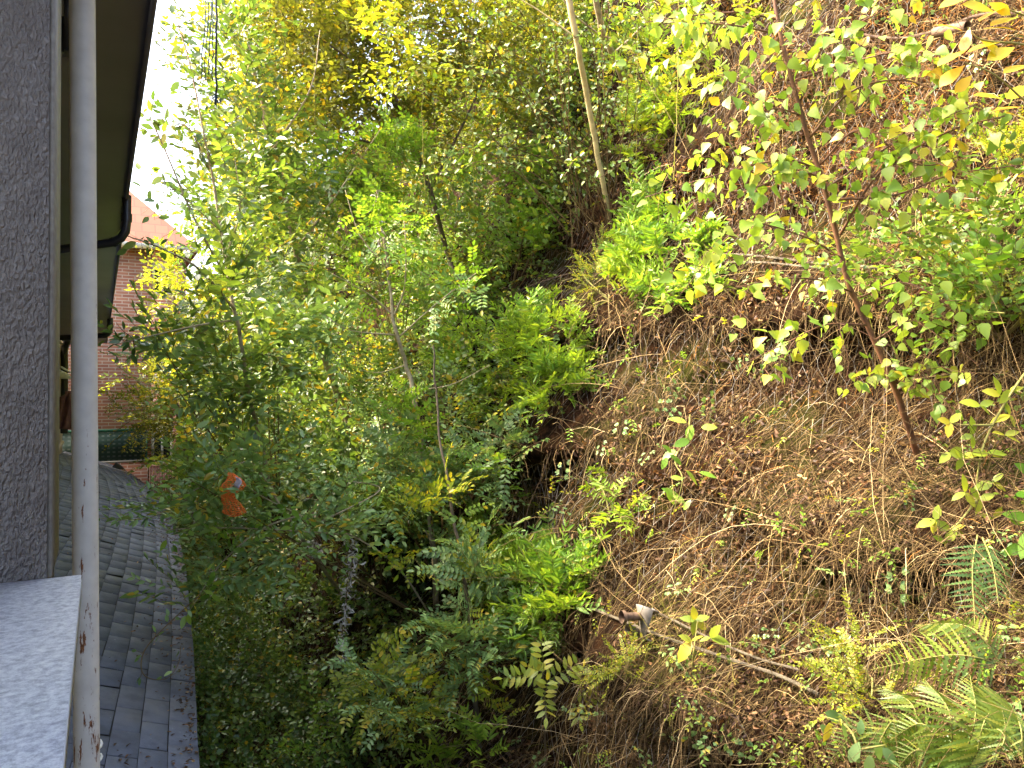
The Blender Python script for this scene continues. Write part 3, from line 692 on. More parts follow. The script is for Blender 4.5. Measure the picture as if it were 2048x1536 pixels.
# ---- fallen leaves caught on the bank
def litter(N, size, mask, name, mat, label, kind_leaf, cat='leaf litter', px0=500):
    px = RNG.uniform(px0, 2300, N); py = RNG.uniform(-250, 1750, N); k = RNG.random(N) < mask(px, py); px, py = px[k], py[k]
    t = slope_t(px, py); p_ = P(px, py, t - RNG.uniform(.0, .10, len(px)) ** 1.3)
    F_ = frames(RNG.normal(0, 1, p_.shape) + np.array([-.3, 0, -.4]), None, RNG.uniform(-3, 3, len(p_))) * (RNG.uniform(.5, 1.2, len(p_)) * np.clip(t / 4.5, .8, 2))[:, None, None]
    lv = kind_leaf; mb = MB(); mb.inst((lv[0], lv[1], np.zeros(len(lv[1]), int)), F_, p_); return tag(mb.build(name, mat), label, cat, kind='stuff')
litter(66000, 1, lambda x, y: np.clip(.25 + (x - edge_px(y)) / 200, .18, 1) * np.clip(.45 + 2.8 * fbm(x / 80 + 5, y / 60 + 3, 3), .06, 1), 'leaf_litter', M['dryfoliage'],
       'curled brown dead leaves caught all over the bank', leaf(.036, .020, curl=-.45, fold=.4))

# ---- low green ground cover on the leafy side and the ditch
def cover(N, kind, mat, mask, scale, name, label, cat, box=(300, 1500, -150, 1700), lift=.14, twig='twig'):
    px = RNG.uniform(box[0], box[1], N); py = RNG.uniform(box[2], box[3], N); k = RNG.random(N) < mask(px, py); px, py = px[k], py[k]
    t = slope_t(px, py); p_ = P(px, py, t); hit = (p_[:, 2] > GROUND) & (t < 24) & (p_[:, 2] < 9)
    p_, t = p_[hit], t[hit]; p_ = p_ + np.c_[-RNG.uniform(0, lift, len(p_)), np.zeros((len(p_), 2))]
    dirs = np.c_[-np.abs(RNG.normal(.6, .4, len(p_))), RNG.normal(-.1, .6, len(p_)), RNG.normal(.05, .6, len(p_))]
    mb = MB(); put(mb, kind, p_, dirs, scale * np.clip(t / 6, .75, 2.2)); return tag(mb.build(name, [M[mat], M[twig]]), label, cat, kind='stuff')
leafy = lambda x, y: np.clip((edge_px(y) + 40 - x) / 120, 0, 1)
cover(9000, 'oval', 'mid', lambda x, y: leafy(x, y) * np.clip(.5 + 1.6 * fbm(x / 120, y / 120, 2), .1, 1), .8, 'ivy_cover', 'dense mid green small leaved creeper covering the left of the bank', 'creeper')
cover(6500, 'bramble', 'dark', lambda x, y: leafy(x, y) * np.clip(.4 + 2 * fbm(x / 100 + 8, y / 100, 2), .05, 1), .7, 'bramble_cover', 'dark green bramble leaves mixed into the creeper on the left of the bank', 'bramble')
cover(1500, 'bramble', 'blue', lambda x, y: np.clip((x - edge_px(y)) / 120, 0, 1) * np.clip(.15 + 1.6 * fbm(x / 130 + 50, y / 130, 2), .01, 1), .5, 'bramble_sprouts', 'scattered green bramble sprouts on the dry bank', 'bramble', (900, 2300, -150, 1700), .2)
cover(900, 'oval', 'yellow', lambda x, y: np.clip((x - edge_px(y)) / 120, 0, 1) * np.clip(.10 + 1.5 * fbm(x / 110 + 70, y / 110, 2), .01, 1), .5, 'yellow_sprouts', 'scattered yellow green seedlings on the dry bank', 'seedlings', (900, 2300, -150, 1700), .2)
cover(6500, 'round', 'olive', lambda x, y: leafy(x, y) * np.clip(.5 + 2 * fbm(x / 90 + 18, y / 90 + 4, 2), .05, 1) * (y < 1150), .85, 'small_leaf_cover', 'small rounded yellowish leaves of scrub climbing the upper left of the bank', 'scrub', lift=.9)
cover(1800, 'oval', 'fresh', lambda x, y: np.clip((x - edge_px(y)) / 120, 0, 1) * np.clip(.1 + 1.6 * fbm(x / 120 + 90, y / 100, 2), .01, 1), .55, 'fresh_sprouts', 'scattered fresh green seedlings growing through the dry stems', 'seedlings', (900, 2300, -150, 1700), .25)
# ditch floor plants
N = 9000; x = RNG.uniform(.3, 3.2, N); y = RNG.uniform(2.5, 22, N) ** 1.0; p_ = np.c_[x, y, GROUND + RNG.uniform(0, .5, N)]
p_ = p_[p_[:, 0] < slope_x(p_[:, 1], p_[:, 2]) + .05]; p_ = p_[p_[:, 0] > eave_x(p_[:, 1]) - .1]
mb = MB(); put(mb, 'round', p_, RNG.normal(0, .7, p_.shape) + (0, 0, .5), 1.2)
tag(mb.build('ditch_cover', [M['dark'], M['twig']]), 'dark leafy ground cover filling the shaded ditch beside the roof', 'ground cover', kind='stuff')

# ---- wire netting stretched over the bank
m_wire, t, p = new_mat('galvanised_wire'); t.links.new(ramp(t, noise(t, 9, 4), [(.35, (.05, .04, .03)), (.65, (.34, .33, .30))]), p.inputs['Base Color']); p.inputs['Metallic'].default_value = .3; p.inputs['Roughness'].default_value = .5
def net_x(Y, z): return 3.6 + 0.466 * z + 0.55 * fbm(Y * 0.35 + 3, z * 0.6 + 5, 2) + 0.32 * fbm(Y * 0.9, z * 1.7 + 9, 2) - .045
W_, H_, TW_ = .115, .15, .045
segs = []
for r_ in range(int((5.2 + 3.3) / H_)):
    z0 = -3.3 + r_ * H_; o = (r_ % 2) * W_ / 2; yy = np.arange(-.2 + o, 11.5, W_)
    segs.append(np.stack([np.c_[yy, yy * 0 + z0], np.c_[yy, yy * 0 + z0 + TW_]], 1))
    segs.append(np.stack([np.c_[yy, yy * 0 + z0 + TW_], np.c_[yy + W_ / 2, yy * 0 + z0 + H_]], 1))
    segs.append(np.stack([np.c_[yy, yy * 0 + z0 + TW_], np.c_[yy - W_ / 2, yy * 0 + z0 + H_]], 1))
sg = np.concatenate(segs); jit = lambda q: q + .018 * np.stack([fbm(q[..., 0] * 2.1, q[..., 1] * 2.3, 2), fbm(q[..., 0] * 2.7 + 40, q[..., 1] * 2 + 9, 2)], -1) * 4
sg = jit(sg); A = np.c_[net_x(sg[:, 0, 0], sg[:, 0, 1]), sg[:, 0]]; Bv = np.c_[net_x(sg[:, 1, 0], sg[:, 1, 1]), sg[:, 1]]
dd = unit(Bv - A); s = unit(np.cross(dd, (1, .2, .1))); u = np.cross(dd, s); r_ = .00125
V = np.stack([A + s * r_, A - s * r_ * .5 + u * r_ * .87, A - s * r_ * .5 - u * r_ * .87, Bv + s * r_, Bv - s * r_ * .5 + u * r_ * .87, Bv - s * r_ * .5 - u * r_ * .87], 1)
f = np.array([(0, 1, 4, 3), (1, 2, 5, 4), (2, 0, 3, 5)])[None] + (np.arange(len(A)) * 6)[:, None, None]
mb = MB(); mb.add(V.reshape(-1, 3), f.reshape(-1, 4))
tag(mb.build('wire_netting', m_wire), 'grey hexagonal wire netting stretched over the steep bank to hold it', 'netting')

# ---- twisted steel cables and the bracket
m_steel = plain('weathered_steel', (.15, .13, .09), .7, .1, scale=9, c2=(.05, .035, .02)); m_rustst = plain('rusty_steel', (.16, .10, .06), .8, scale=30, c2=(.05, .028, .016))
m_zinc = plain('zinc_plate', (.22, .20, .17), .6, .1, scale=25, c2=(.13, .11, .09))
def cable(pix, rad, label, off=.07, pitch=.11, grp=None, mat=m_steel):
    q = spline([SL(a, b, off) for a, b in pix], 10); rad *= .5; seg = np.r_[0, np.cumsum(np.linalg.norm(np.diff(q, axis=0), axis=1))]
    s_ = np.arange(0, seg[-1], .012); c = np.stack([np.interp(s_, seg, q[:, k]) for k in range(3)], 1)
    tn = unit(np.gradient(c, axis=0)); a = unit(np.cross(tn, (0, 0, 1))); b = np.cross(tn, a)
    for_, mb = 5, MB()
    for k in range(for_):
        ph = 2 * math.pi * (s_ / pitch + k / for_); mb.tube(c + rad * .62 * (np.cos(ph)[:, None] * a + np.sin(ph)[:, None] * b), rad * .36, 5, cap=False)
    return tag(mb.build('steel_cable', mat, smooth=True), label, 'cable', grp)
cable([(1180, 1215), (1250, 1243), (1330, 1275), (1405, 1300), (1480, 1325), (1560, 1352), (1640, 1390)], .019, 'lower twisted steel cable running down right from the bracket', .08)
cable([(1290, 1215), (1330, 1232), (1390, 1262), (1450, 1290), (1520, 1318), (1600, 1340)], .014, 'upper thinner steel cable of the pair leaving the top of the bracket', .07)
cable([(1390, 500), (1430, 508), (1500, 510), (1570, 518), (1650, 528), (1760, 535)], .020, 'upper twisted steel cable across the bank right of the bright green bush', .07)
cable([(1395, 520), (1450, 524), (1530, 525), (1600, 532), (1690, 540)], .015, 'thinner steel cable just under another, right of the bright green bush', .07)
cable([(1000, 600), (1060, 572), (1120, 552), (1180, 538), (1240, 530)], .018, 'dark cable showing between leaves left of the upper bright green bush', .09, mat=m_rustst)
cable([(1640, 62), (1690, 60), (1740, 72), (1800, 76), (1870, 62), (1960, 30), (2060, 25)], .020, 'steel cable sagging across the upper right bank behind the dry stems', .09, mat=m_rustst)
mb = MB(); q = [SL(1868, 66, .2), SL(1935, 52, .2)]; mb.tube(spline(q, 3), .030, 12); tag(mb.build('steel_sleeve', m_rustst, smooth=True), 'short rusty sleeve tube on the cable at the upper right', 'sleeve')
# bracket: folded steel plate with lips, plus a bolt tube with its washer
tb = float(slope_t(1285, 1245)) - .22
BR = thing('steel_bracket', 'bent grey steel anchor plate with rusty bolt tube gripping the two lower cables', 'bracket', P(1285, 1290, tb))
def plate(pts, thick, mb):          # folded strip: list of (px, py, dt) pairs (left edge, right edge)
    L_ = np.array([P(a, b, tb + c) for a, b, c in [q[0] for q in pts]]); R_ = np.array([P(a, b, tb + c) for a, b, c in [q[1] for q in pts]])
    nrm = unit(np.cross(R_ - L_, np.gradient(L_, axis=0))) * thick; k = len(L_)
    v = np.concatenate([L_, R_, R_ + nrm, L_ + nrm]); f = []
    for i in range(k - 1): f += [(i, k + i, k + i + 1, i + 1), (3 * k + i, 3 * k + i + 1, 2 * k + i + 1, 2 * k + i), (i, i + 1, 3 * k + i + 1, 3 * k + i), (k + i, 2 * k + i, 2 * k + i + 1, k + i + 1)]
    for e in (0, k - 1): f.append((e, 3 * k + e, 2 * k + e, k + e))
    mb.add(v, f)
mb = MB(); plate([((1312, 1230, .03), (1308, 1236, .06)), ((1303, 1218, -.02), (1318, 1226, .02)), ((1272, 1209, .0), (1306, 1222, -.03)), ((1278, 1240, .03), (1300, 1243, -.03)), ((1280, 1262, .03), (1289, 1272, -.03)), ((1286, 1274, .03), (1292, 1281, -.02)), ((1298, 1283, .03), (1303, 1284, .0))], .007, mb)
mb.build('plate', m_zinc, BR)
mb = MB(); a = P(1246, 1234, tb - .02); b = P(1286, 1232, tb + .02); mb.tube([a, b], .022, 14); mb.tube([a - (b - a) * .08, a + (b - a) * .10], .034, 14)
mb.build('bolt_tube', m_rustst, BR, smooth=False)
mb = MB(); a = P(1256, 1256, tb + .02); b = P(1282, 1270, tb + .05); mb.tube([a, (a + b) / 2, b], .026, 12); mb.build('clamp_sleeve', m_steel, BR)

# ------------------------------------------------------------------ bright green bushes on the bank
def bush(name, label, cat, kind, mat, blobs, n, base, scale=1.0, stems=8, stemmat='greentwig', clump=.35, up=.5, group=None, extra=None):
    root = np.array(base, float); th = thing(name, label, cat, root, group); mb = MB(); p_, d = blob_points(blobs, max(stems, 3))
    for e in p_[:stems]:
        mid = (root + e) / 2 + RNG.normal(0, .05, 3) + (-.02, 0, .04); q = spline([root, mid, e], 5); mb.tube(q, np.linspace(.008, .003, len(q)), 5, cap=False)
    mb.build('stems', M[stemmat], th); crown(th, kind, mat, blobs, n, scale, clump, up)
    if extra: crown(th, extra[0], extra[1], blobs, extra[2], scale, clump, up, name='young_shoots')
    return th
bush('green_bush', 'bright green upright leaved bush in the middle of the bank above the bare netting', 'bush', 'lance', 'lime',
     [bl(1085, 690, 80, 60, .22, .25), bl(950, 715, 75, 45, .2, .28), bl(1120, 780, 65, 50, .22, .28), bl(1010, 780, 90, 45, .22, .3), bl(1085, 640, 35, 30, .15, .2)], 400, SL(1060, 760), .95, extra=('lance', 'fresh', 160))
bush('green_bush', 'bright green bush at the lower middle, just left of the steel bracket', 'bush', 'lance', 'fresh',
     [bl(1090, 1120, 85, 50, .2, .25), bl(1030, 1170, 90, 60, .25, .3), bl(1120, 1190, 80, 65, .25, .3), bl(1080, 1250, 80, 45, .2, .3), bl(960, 1080, 40, 40, .15, .25)], 420, SL(1080, 1180), .95, extra=('lance', 'lime', 240))
bush('green_bush', 'bright green bush at the foot of the bare pale trunk, left of the upper cables', 'bush', 'lance', 'fresh',
     [bl(1300, 450, 60, 50, .2, .25), bl(1340, 520, 75, 55, .2, .28), bl(1270, 500, 50, 40, .2, .25), bl(1325, 580, 50, 30, .2, .3), bl(1390, 560, 30, 25, .15, .3)], 230, SL(1320, 520), 1.0, extra=('lance', 'lime', 120))
bush('green_shoots', 'small light green shoots right of and above the lower bush', 'shoots', 'lance', 'lime', [bl(1225, 1010, 42, 38, .12, .2), bl(1210, 960, 25, 25, .1, .2)], 26, SL(1220, 1030), .9, stems=4)
bush('green_shoots', 'pale green upright shoots growing between the bare trunks and the birch top', 'shoots', 'lance', 'lime',
     [bl(1300, 120, 60, 110, .3, .4), bl(1290, 280, 50, 80, .3, .35), bl(1360, 190, 70, 80, .3, .4), bl(1240, 120, 40, 60, .25, .3), bl(1400, 60, 90, 60, .3, .4)], 190, SL(1300, 300), 1.0, stems=10, extra=('lance', 'yellow', 120))
bush('flowering_weed', 'wispy yellowish weed on the bank left below the upper green bush', 'weed', 'small', 'yellow', [bl(1215, 570, 55, 50, .15, .2), bl(1195, 520, 40, 40, .12, .2)], 110, SL(1220, 600), .8, stems=6)
bush('flowering_weed', 'wispy yellow green weed at the lower right above the ferns', 'weed', 'small', 'yellow', [bl(1720, 1320, 35, 60, .12, .25), bl(1755, 1395, 60, 40, .12, .25)], 60, SL(1730, 1390), .7, stems=6)
bush('flowering_weed', 'feathery yellow green weed near the right edge beside the dark shrub', 'weed', 'small', 'yellow', [bl(2000, 310, 60, 50, .15, .3), bl(1990, 560, 60, 40, .15, .3)], 110, SL(1990, 420), .7, stems=6)
bush('small_weed', 'tiny pale leaved weed below and left of the steel bracket', 'weed', 'small', 'yellow', [bl(1255, 1330, 30, 28, .08, .12)], 36, SL(1250, 1350), .7, stems=3)
# shrubs at the right edge
sh = bush('dark_shrub', 'dark green shrub with short thick trunk near the right edge below the autumn leaves', 'shrub', 'oval', 'mid',
     [bl(1960, 440, 90, 55, .25, .35), bl(1830, 490, 80, 55, .2, .35), bl(1920, 530, 100, 45, .25, .4), bl(1760, 540, 60, 40, .2, .3), bl(2040, 420, 60, 70, .25, .4)], 130, SL(1995, 600), .8, stems=9, stemmat='twig', extra=('oval', 'fresh', 50))
mb = MB(); mb.tube(spline([SL(1995, 620), SL(1992, 560, .12), SL(1985, 500, .2), SL(1990, 420, .3)], 5), [.03] * 8 + [.025] * 8, 8); mb.build('trunk', M['greybark'], sh)
bush('bush', 'mid green bush with yellowing birch like leaves at the right edge below the dark shrub', 'bush', 'oval', 'fresh', [bl(1980, 620, 60, 45, .2, .4), bl(2040, 600, 60, 60, .2, .4)], 60, SL(2000, 680), 1.0, stems=5)
def laurel(base, spec, label):
    th = thing('laurel', label, 'laurel', base); mb = MB(); tp = leaf_fine(.15, .062, sh_oval, .10, -.12, 7); st = MB()
    for (a, b, tt, ax, ay, sc, roll) in spec:
        p0 = P(a, b, tt); d = ax * Rv + ay * Uv - .25 * Fv; F_ = frames(np.array([d]), np.array([Uv * .6 - Fv * .8]), np.array([roll])) * sc
        mb.inst((tp[0], tp[1], np.zeros(len(tp[1]), int)), F_, p0[None]); st = MB(); st.tube([np.array(base), (np.array(base) + p0) / 2 + (0, 0, .05), p0], .005, 5, cap=False); st.build('stem', M['greentwig'], th)
    mb.build('leaves', M['laurel'], th, smooth=True)
laurel(P(2110, 1080, 3.0), [(2055, 1035, 2.9, -1, .2, .75, .2), (2060, 1060, 2.85, -.5, -1, .8, -.3), (2075, 1040, 2.9, -.2, 1, .8, .2), (2070, 1020, 2.9, .6, .8, .8, .1), (2050, 1090, 2.9, -1, -.3, .7, .3), (2080, 1100, 2.9, -.1, -1, .9, .3),
        (2080, 960, 3.0, -.9, .6, .9, .2), (2075, 950, 3.0, -.3, 1, .8, .1), (2080, 990, 3.0, -1, .1, .8, -.2), (2090, 880, 3.1, -.8, .5, .9, .1), (2040, 1050, 2.9, -1, .8, .5, .3)],
       'glossy broad leaved laurel at the right edge with leaves as long as a hand')
# autumn leaves, top right, on a branch coming in from the right
def big_leaf_branch(label, base, leaves, sz, mat, shp=sh_obov, branch=None, serr=.04, name='autumn_branch', cat='branch'):
    th = thing(name, label, cat, base); mb = MB(); tp = leaf_fine(1.0, .50, shp, .10, -.18, 7, serr); st = MB()
    for pth in branch: q = spline(pix_path(pth), 6); st = MB(); st.tube(q, np.linspace(.0055, .0022, len(q)), 6, cap=False); st.build('twig', M['greentwig'], th)
    for (a, b, tt, ang, L) in leaves:
        p0 = P(a, b, tt); d = math.cos(R(ang)) * Rv + math.sin(R(ang)) * Uv + rr(-.4, .1) * Fv
        F_ = frames(np.array([d]), np.array([Uv * .75 - Fv * .7 + RNG.normal(0, .2, 3)]), np.array([rr(-.4, .4)])) * (L * tt / FPX); mb.inst((tp[0], tp[1], np.zeros(len(tp[1]), int)), F_, p0[None])
    mb.build('leaves', M[mat], th, smooth=True); return th
big_leaf_branch('branch of large yellow autumn leaves reaching in at the top right corner', P(2120, 120, 2.9),
    [(1935, 100, 2.8, 200, 70), (1925, 62, 2.8, 160, 60), (1940, 55, 2.8, 250, 50), (1960, 80, 2.8, 330, 55), (2000, 85, 2.8, 185, 60), (2030, 95, 2.8, 200, 60), (1990, 25, 2.85, 165, 70), (2010, 15, 2.85, 200, 70), (2040, 35, 2.85, 190, 70),
     (2030, 60, 2.85, 170, 65), (1930, 130, 2.8, 215, 60), (1945, 150, 2.8, 225, 45), (2070, 10, 2.8, 150, 80), (1950, -10, 2.85, 190, 70), (2060, 130, 2.8, 190, 60), (2060, 215, 2.85, 175, 70), (2010, 200, 2.85, 160, 60), (2070, 170, 2.85, 200, 60), (1975, 5, 2.85, 330, 50), (2050, 240, 2.85, 160, 50)],
    1, 'bigyellow', branch=[[(2120, 120, 2.9), (2050, 90, 2.85), (1965, 80, 2.8), (1935, 55, 2.8)], [(2120, 60, 2.9), (2060, 35, 2.87), (1975, 5, 2.85)], [(2120, 240, 2.9), (2060, 210, 2.85), (1990, 150, 2.8), (1930, 125, 2.8)]])
big_leaf_branch('bramble cane with pale lime toothed leaves hanging at the right edge above the laurel', P(2090, 700, 3.1),
    [(x_, y_, 3.1, a_, L_) for x_, y_ in ((1900, 845), (1960, 810), (2000, 790), (2020, 830), (1975, 905), (1925, 915), (1985, 965), (1930, 985), (1960, 1000), (1900, 905), (1870, 1040), (1900, 1060), (2010, 870), (1890, 1085), (1960, 1100), (2020, 780), (1945, 870), (1985, 1040))
      for a_, L_ in ((rr(0, 120), rr(26, 40)), (rr(130, 230), rr(26, 42)), (rr(240, 350), rr(24, 36)))], 1, 'yellow', sh_oval,
    [[(2090, 700, 3.2), (2040, 760, 3.1), (1985, 850, 3.1), (1960, 920, 3.1), (1952, 1020, 3.15), (1965, 1150, 3.2), (1985, 1230, 3.3)], [(1985, 850, 3.1), (1930, 850, 3.1), (1890, 845, 3.1)], [(1960, 920, 3.1), (1920, 915, 3.1), (1880, 905, 3.1)], [(1955, 1000, 3.1), (1900, 1060, 3.1), (1860, 1040, 3.1)]], .06, 'bramble_cane', 'bramble')
big_leaf_branch('bramble shoot with a few broad yellow green leaves just right of the steel bracket', SL(1385, 1300, .1),
    [(1383, 1282, float(slope_t(1385, 1290)) - .3, a_, L_) for a_, L_ in ((150, 28), (40, 26), (230, 50))] + [(1420, 1275, float(slope_t(1420, 1290)) - .3, a_, L_) for a_, L_ in ((-10, 42), (60, 34), (190, 22))] + [(1390, 1240, float(slope_t(1390, 1240)) - .25, a_, 30) for a_ in (20, 100, 170, 260, 320)],
    1, 'yellow', sh_oval, [[(1385, 1340, float(slope_t(1385, 1340))), (1388, 1300, float(slope_t(1385, 1300)) - .25), (1395, 1240, float(slope_t(1390, 1240)) - .25)]], .08, 'bramble_shoot', 'bramble')
big_leaf_branch('thin bramble stem with dark green leaves trailing down the middle of the netting', SL(1340, 860, .1),
    [(x_ + rr(-8, 8), y_, float(slope_t(x_, y_)) - .2, rr(0, 360), rr(24, 40)) for x_, y_ in ((1385, 850), (1395, 855), (1375, 845), (1380, 880), (1345, 900), (1350, 905), (1330, 915), (1370, 940), (1365, 930), (1400, 945), (1335, 955), (1350, 1000), (1345, 990), (1360, 1020), (1335, 975), (1370, 1005))], 1, 'fresh', sh_oval,
    [[(1380, 830, float(slope_t(1380, 830)) - .1), (1375, 870, float(slope_t(1375, 870)) - .2), (1350, 920, float(slope_t(1350, 920)) - .2), (1365, 960, float(slope_t(1365, 960)) - .2), (1345, 1030, float(slope_t(1345, 1030)) - .15)]], .03, 'trailing_bramble', 'bramble')
big_leaf_branch('bluish bramble spray in front of the lower right ferns', SL(1690, 1530, .4),
    [(x_, y_, float(slope_t(x_, y_)) - .40, rr(0, 360), rr(30, 46)) for x_, y_ in ((1680, 1440), (1700, 1455), (1660, 1445), (1720, 1470), (1700, 1500), (1750, 1485), (1765, 1495), (1740, 1510), (1650, 1425), (1640, 1450), (1780, 1520), (1700, 1525))], 1, 'blue', sh_oval,
    [[st_((1710, 1600), .3), st_((1715, 1500), .4), st_((1690, 1450), .4), st_((1640, 1430), .4)], [st_((1715, 1500), .4), st_((1770, 1490), .4)]], .05, 'bramble_spray', 'bramble')

# ------------------------------------------------------------------ ferns
PIN = leaf_fine(1.0, .135, lambda u: max(.03, (1 - u) ** .75 * min(1, u * 8 + .3)), .10, -.18, 16, .48)
def fern(label, base, fronds, mat='fern', group=None, name='fern'):
    th = thing(name, label, 'fern', base, group)
    for pts in fronds:
        mb = MB(); q = spline(pix_path(pts), 8); seg = np.r_[0, np.cumsum(np.linalg.norm(np.diff(q, axis=0), axis=1))]; LT = seg[-1]
        mb.tube(q, np.linspace(.0035, .001, len(q)), 5, 1, cap=False); n = 15 if mat == 'darkfern' else 24
        for k in range(2, n):
            u = k / n; c = np.array([np.interp(u * LT, seg, q[:, j]) for j in range(3)]); c2 = np.array([np.interp(min(1, u + .03) * LT, seg, q[:, j]) for j in range(3)]); ax = unit(c2 - c)
            if np.linalg.norm(c2 - c) < 1e-6: continue
            side = unit(np.cross(ax, -Fv * .8 + np.array([0, 0, .5]))); LP = LT * (.26 if mat == 'darkfern' else .20) * math.sin(math.pi * min(1, (u * .9 + .1) ** .8)) ** .8 * rr(.9, 1.1) + .006
            for sg in (-1, 1):
                d = unit(side * sg + ax * .45 + np.array([0, 0, -.12]) + RNG.normal(0, .05, 3)); F_ = frames(d[None], unit(-Fv * .8 + np.array([0, 0, .5]) + RNG.normal(0, .12, 3))[None], np.array([rr(-.2, .2)])) * LP
                mb.inst((PIN[0], PIN[1], np.zeros(len(PIN[1]), int)), F_, c[None])
        mb.build('frond', [M[mat], M['greentwig']], th)
def fr(a, b, c, tt, droop=.0): return [st_(a, .10), st_(b, .32), st_(c, .30)]
fern('yellow green fern at the bottom right with fronds fanning to the left', SL(1800, 1560), [fr((1800, 1560), (1740, 1450), (1650, 1530), 3.2), fr((1810, 1560), (1790, 1440), (1730, 1540), 3.2), fr((1820, 1540), (1830, 1420), (1760, 1370), 3.25)])
fern('green fern in the bottom right between the yellowish fern and the picture edge', SL(1900, 1560), [fr((1900, 1560), (1850, 1450), (1780, 1480), 3.15), fr((1900, 1560), (1900, 1430), (1850, 1360), 3.2), fr((1910, 1560), (1950, 1440), (1940, 1350), 3.2), fr((1900, 1560), (1840, 1500), (1790, 1540), 3.1), fr((1920, 1560), (1990, 1460), (2030, 1520), 3.1)])
fern('single large pale fern frond arching left above the lower right fern clump', SL(2010, 1330), [fr((2010, 1340), (1940, 1255), (1830, 1250), 3.1), fr((2010, 1330), (1900, 1310), (1740, 1340), 3.15)])
fern('dark green fern hanging in the shade left of the laurel', SL(1960, 1090), [fr((1955, 1070), (1945, 1140), (1950, 1250), 3.35), fr((1965, 1075), (1985, 1130), (1998, 1215), 3.4)], 'darkfern')
fern('small green fern at the bottom right corner', SL(2010, 1420), [fr((2000, 1400), (2010, 1470), (1985, 1535), 3.05), fr((2010, 1400), (2040, 1450), (2045, 1520), 3.05), fr((2000, 1400), (1970, 1440), (1955, 1500), 3.1)])
# ------------------------------------------------------------------ saplings and trees
def tree_thing(name, label, trunkpath, r0, r1, bark, limbs=(), group=None, extend=None):
    q = pix_path(trunkpath)
    if extend is not None: q = [np.array(extend, float)] + q
    th = thing(name, label, 'tree', q[0], group); mb = MB(); qq = spline(q, 7)
    qq = qq + np.c_[fbm(np.arange(len(qq)) * .35, np.zeros(len(qq)) + r0 * 900, 2) * r0 * .8, np.zeros((len(qq), 2))]
    mb.tube(qq, np.linspace(r0, r1, len(qq)), 9); mb.build('trunk', M[bark], th, smooth=True)
    paths = []
    for pth, ra in limbs:
        m2 = MB(); l_ = spline(pix_path(pth), 6); m2.tube(l_, np.linspace(ra, ra * .35, len(l_)), 6); m2.build('branch', M[bark], th, smooth=True); paths.append(l_)
    return th, qq, paths
def leaves_along(th, paths, per_m, size, tpl, mat, tw=(.03, .12), name='leaves', droop=.5, start=.12, bark='twig'):
    mb = MB()
    for q in paths:
        seg = np.r_[0, np.cumsum(np.linalg.norm(np.diff(q, axis=0), axis=1))]; n = max(2, int(seg[-1] * per_m))
        s_ = seg[-1] * (start + (1 - start) * RNG.random(n)); c = np.stack([np.interp(s_, seg, q[:, k]) for k in range(3)], 1)
        d1 = unit(RNG.normal(0, 1, (n, 3)) + np.array([0, 0, .1])); e = c + d1 * RNG.uniform(tw[0], tw[1], n)[:, None]
        for a_, b_ in zip(c, e): mb.add(*rib(a_, b_, .0022), m=1)
        d2 = unit(d1 * .6 + RNG.normal(0, .35, (n, 3)) + np.array([0, 0, -droop])); F_ = frames(d2, unit(RNG.normal(0, .5, (n, 3)) + Uv * .8 - Fv * .7), RNG.normal(0, .5, n)) * (size * RNG.uniform(.65, 1.2, n))[:, None, None]
        mb.inst((tpl[0], tpl[1], np.zeros(len(tpl[1]), int)), F_, e)
    return mb.build(name, [M[mat], M[bark]], th)
BIRCH = leaf_fine(1.0, .86, sh_birch, .20, -.22, 7, .06)
b_l = [([(1660, 372, 3.42), (1720, 330, 3.3), (1830, 262, 3.2), (1960, 205, 3.1)], .006), ([(1655, 360, 3.42), (1600, 345, 3.35), (1520, 372, 3.3), (1450, 400, 3.3)], .006),
       ([(1680, 470, 3.48), (1760, 345, 3.3), (1900, 262, 3.2), (2010, 232, 3.1)], .007), ([(1560, 40, 3.32), (1480, 25, 3.3), (1380, 32, 3.3), (1290, 45, 3.3)], .005),
       ([(1565, 70, 3.34), (1460, 50, 3.25), (1340, 45, 3.2)], .005), ([(1705, 585, 3.5), (1640, 560, 3.4), (1560, 558, 3.35), (1470, 575, 3.3)], .005),
       ([(1720, 595, 3.5), (1800, 565, 3.4), (1880, 600, 3.3), (1960, 680, 3.3)], .005), ([(1732, 650, 3.52), (1650, 650, 3.45), (1565, 690, 3.4), (1490, 725, 3.35)], .005),
       ([(1795, 765, 3.55), (1750, 742, 3.5), (1735, 745, 3.5)], .003), ([(1795, 765, 3.55), (1830, 742, 3.45), (1870, 748, 3.4)], .003),
       ([(1620, 275, 3.37), (1700, 185, 3.25), (1800, 160, 3.2), (1900, 190, 3.1)], .006), ([(1600, 205, 3.36), (1650, 90, 3.25), (1750, 30, 3.2), (1850, -20, 3.2)], .006),
       ([(1572, 95, 3.34), (1500, 170, 3.25), (1400, 235, 3.2)], .005), ([(1640, 340, 3.4), (1570, 320, 3.3), (1450, 345, 3.25), (1290, 395, 3.2)], .006),
       ([(1690, 520, 3.48), (1600, 470, 3.35), (1480, 455, 3.3), (1360, 590, 3.3)], .005), ([(1660, 400, 3.42), (1790, 390, 3.3), (1900, 350, 3.2), (2040, 330, 3.1)], .006),
       ([(1600, 230, 3.36), (1540, 220, 3.3), (1470, 290, 3.25)], .004), ([(1550, -20, 3.3), (1630, -60, 3.3), (1760, -30, 3.2)], .005), ([(1590, 160, 3.3), (1680, 130, 3.2), (1760, 110, 3.1), (1830, 95, 3.1)], .005),
       ([(1750, 680, 3.5), (1830, 640, 3.4), (1900, 700, 3.3)], .004), ([(1640, 330, 3.4), (1720, 260, 3.25), (1840, 330, 3.2), (1950, 300, 3.2)], .005)]
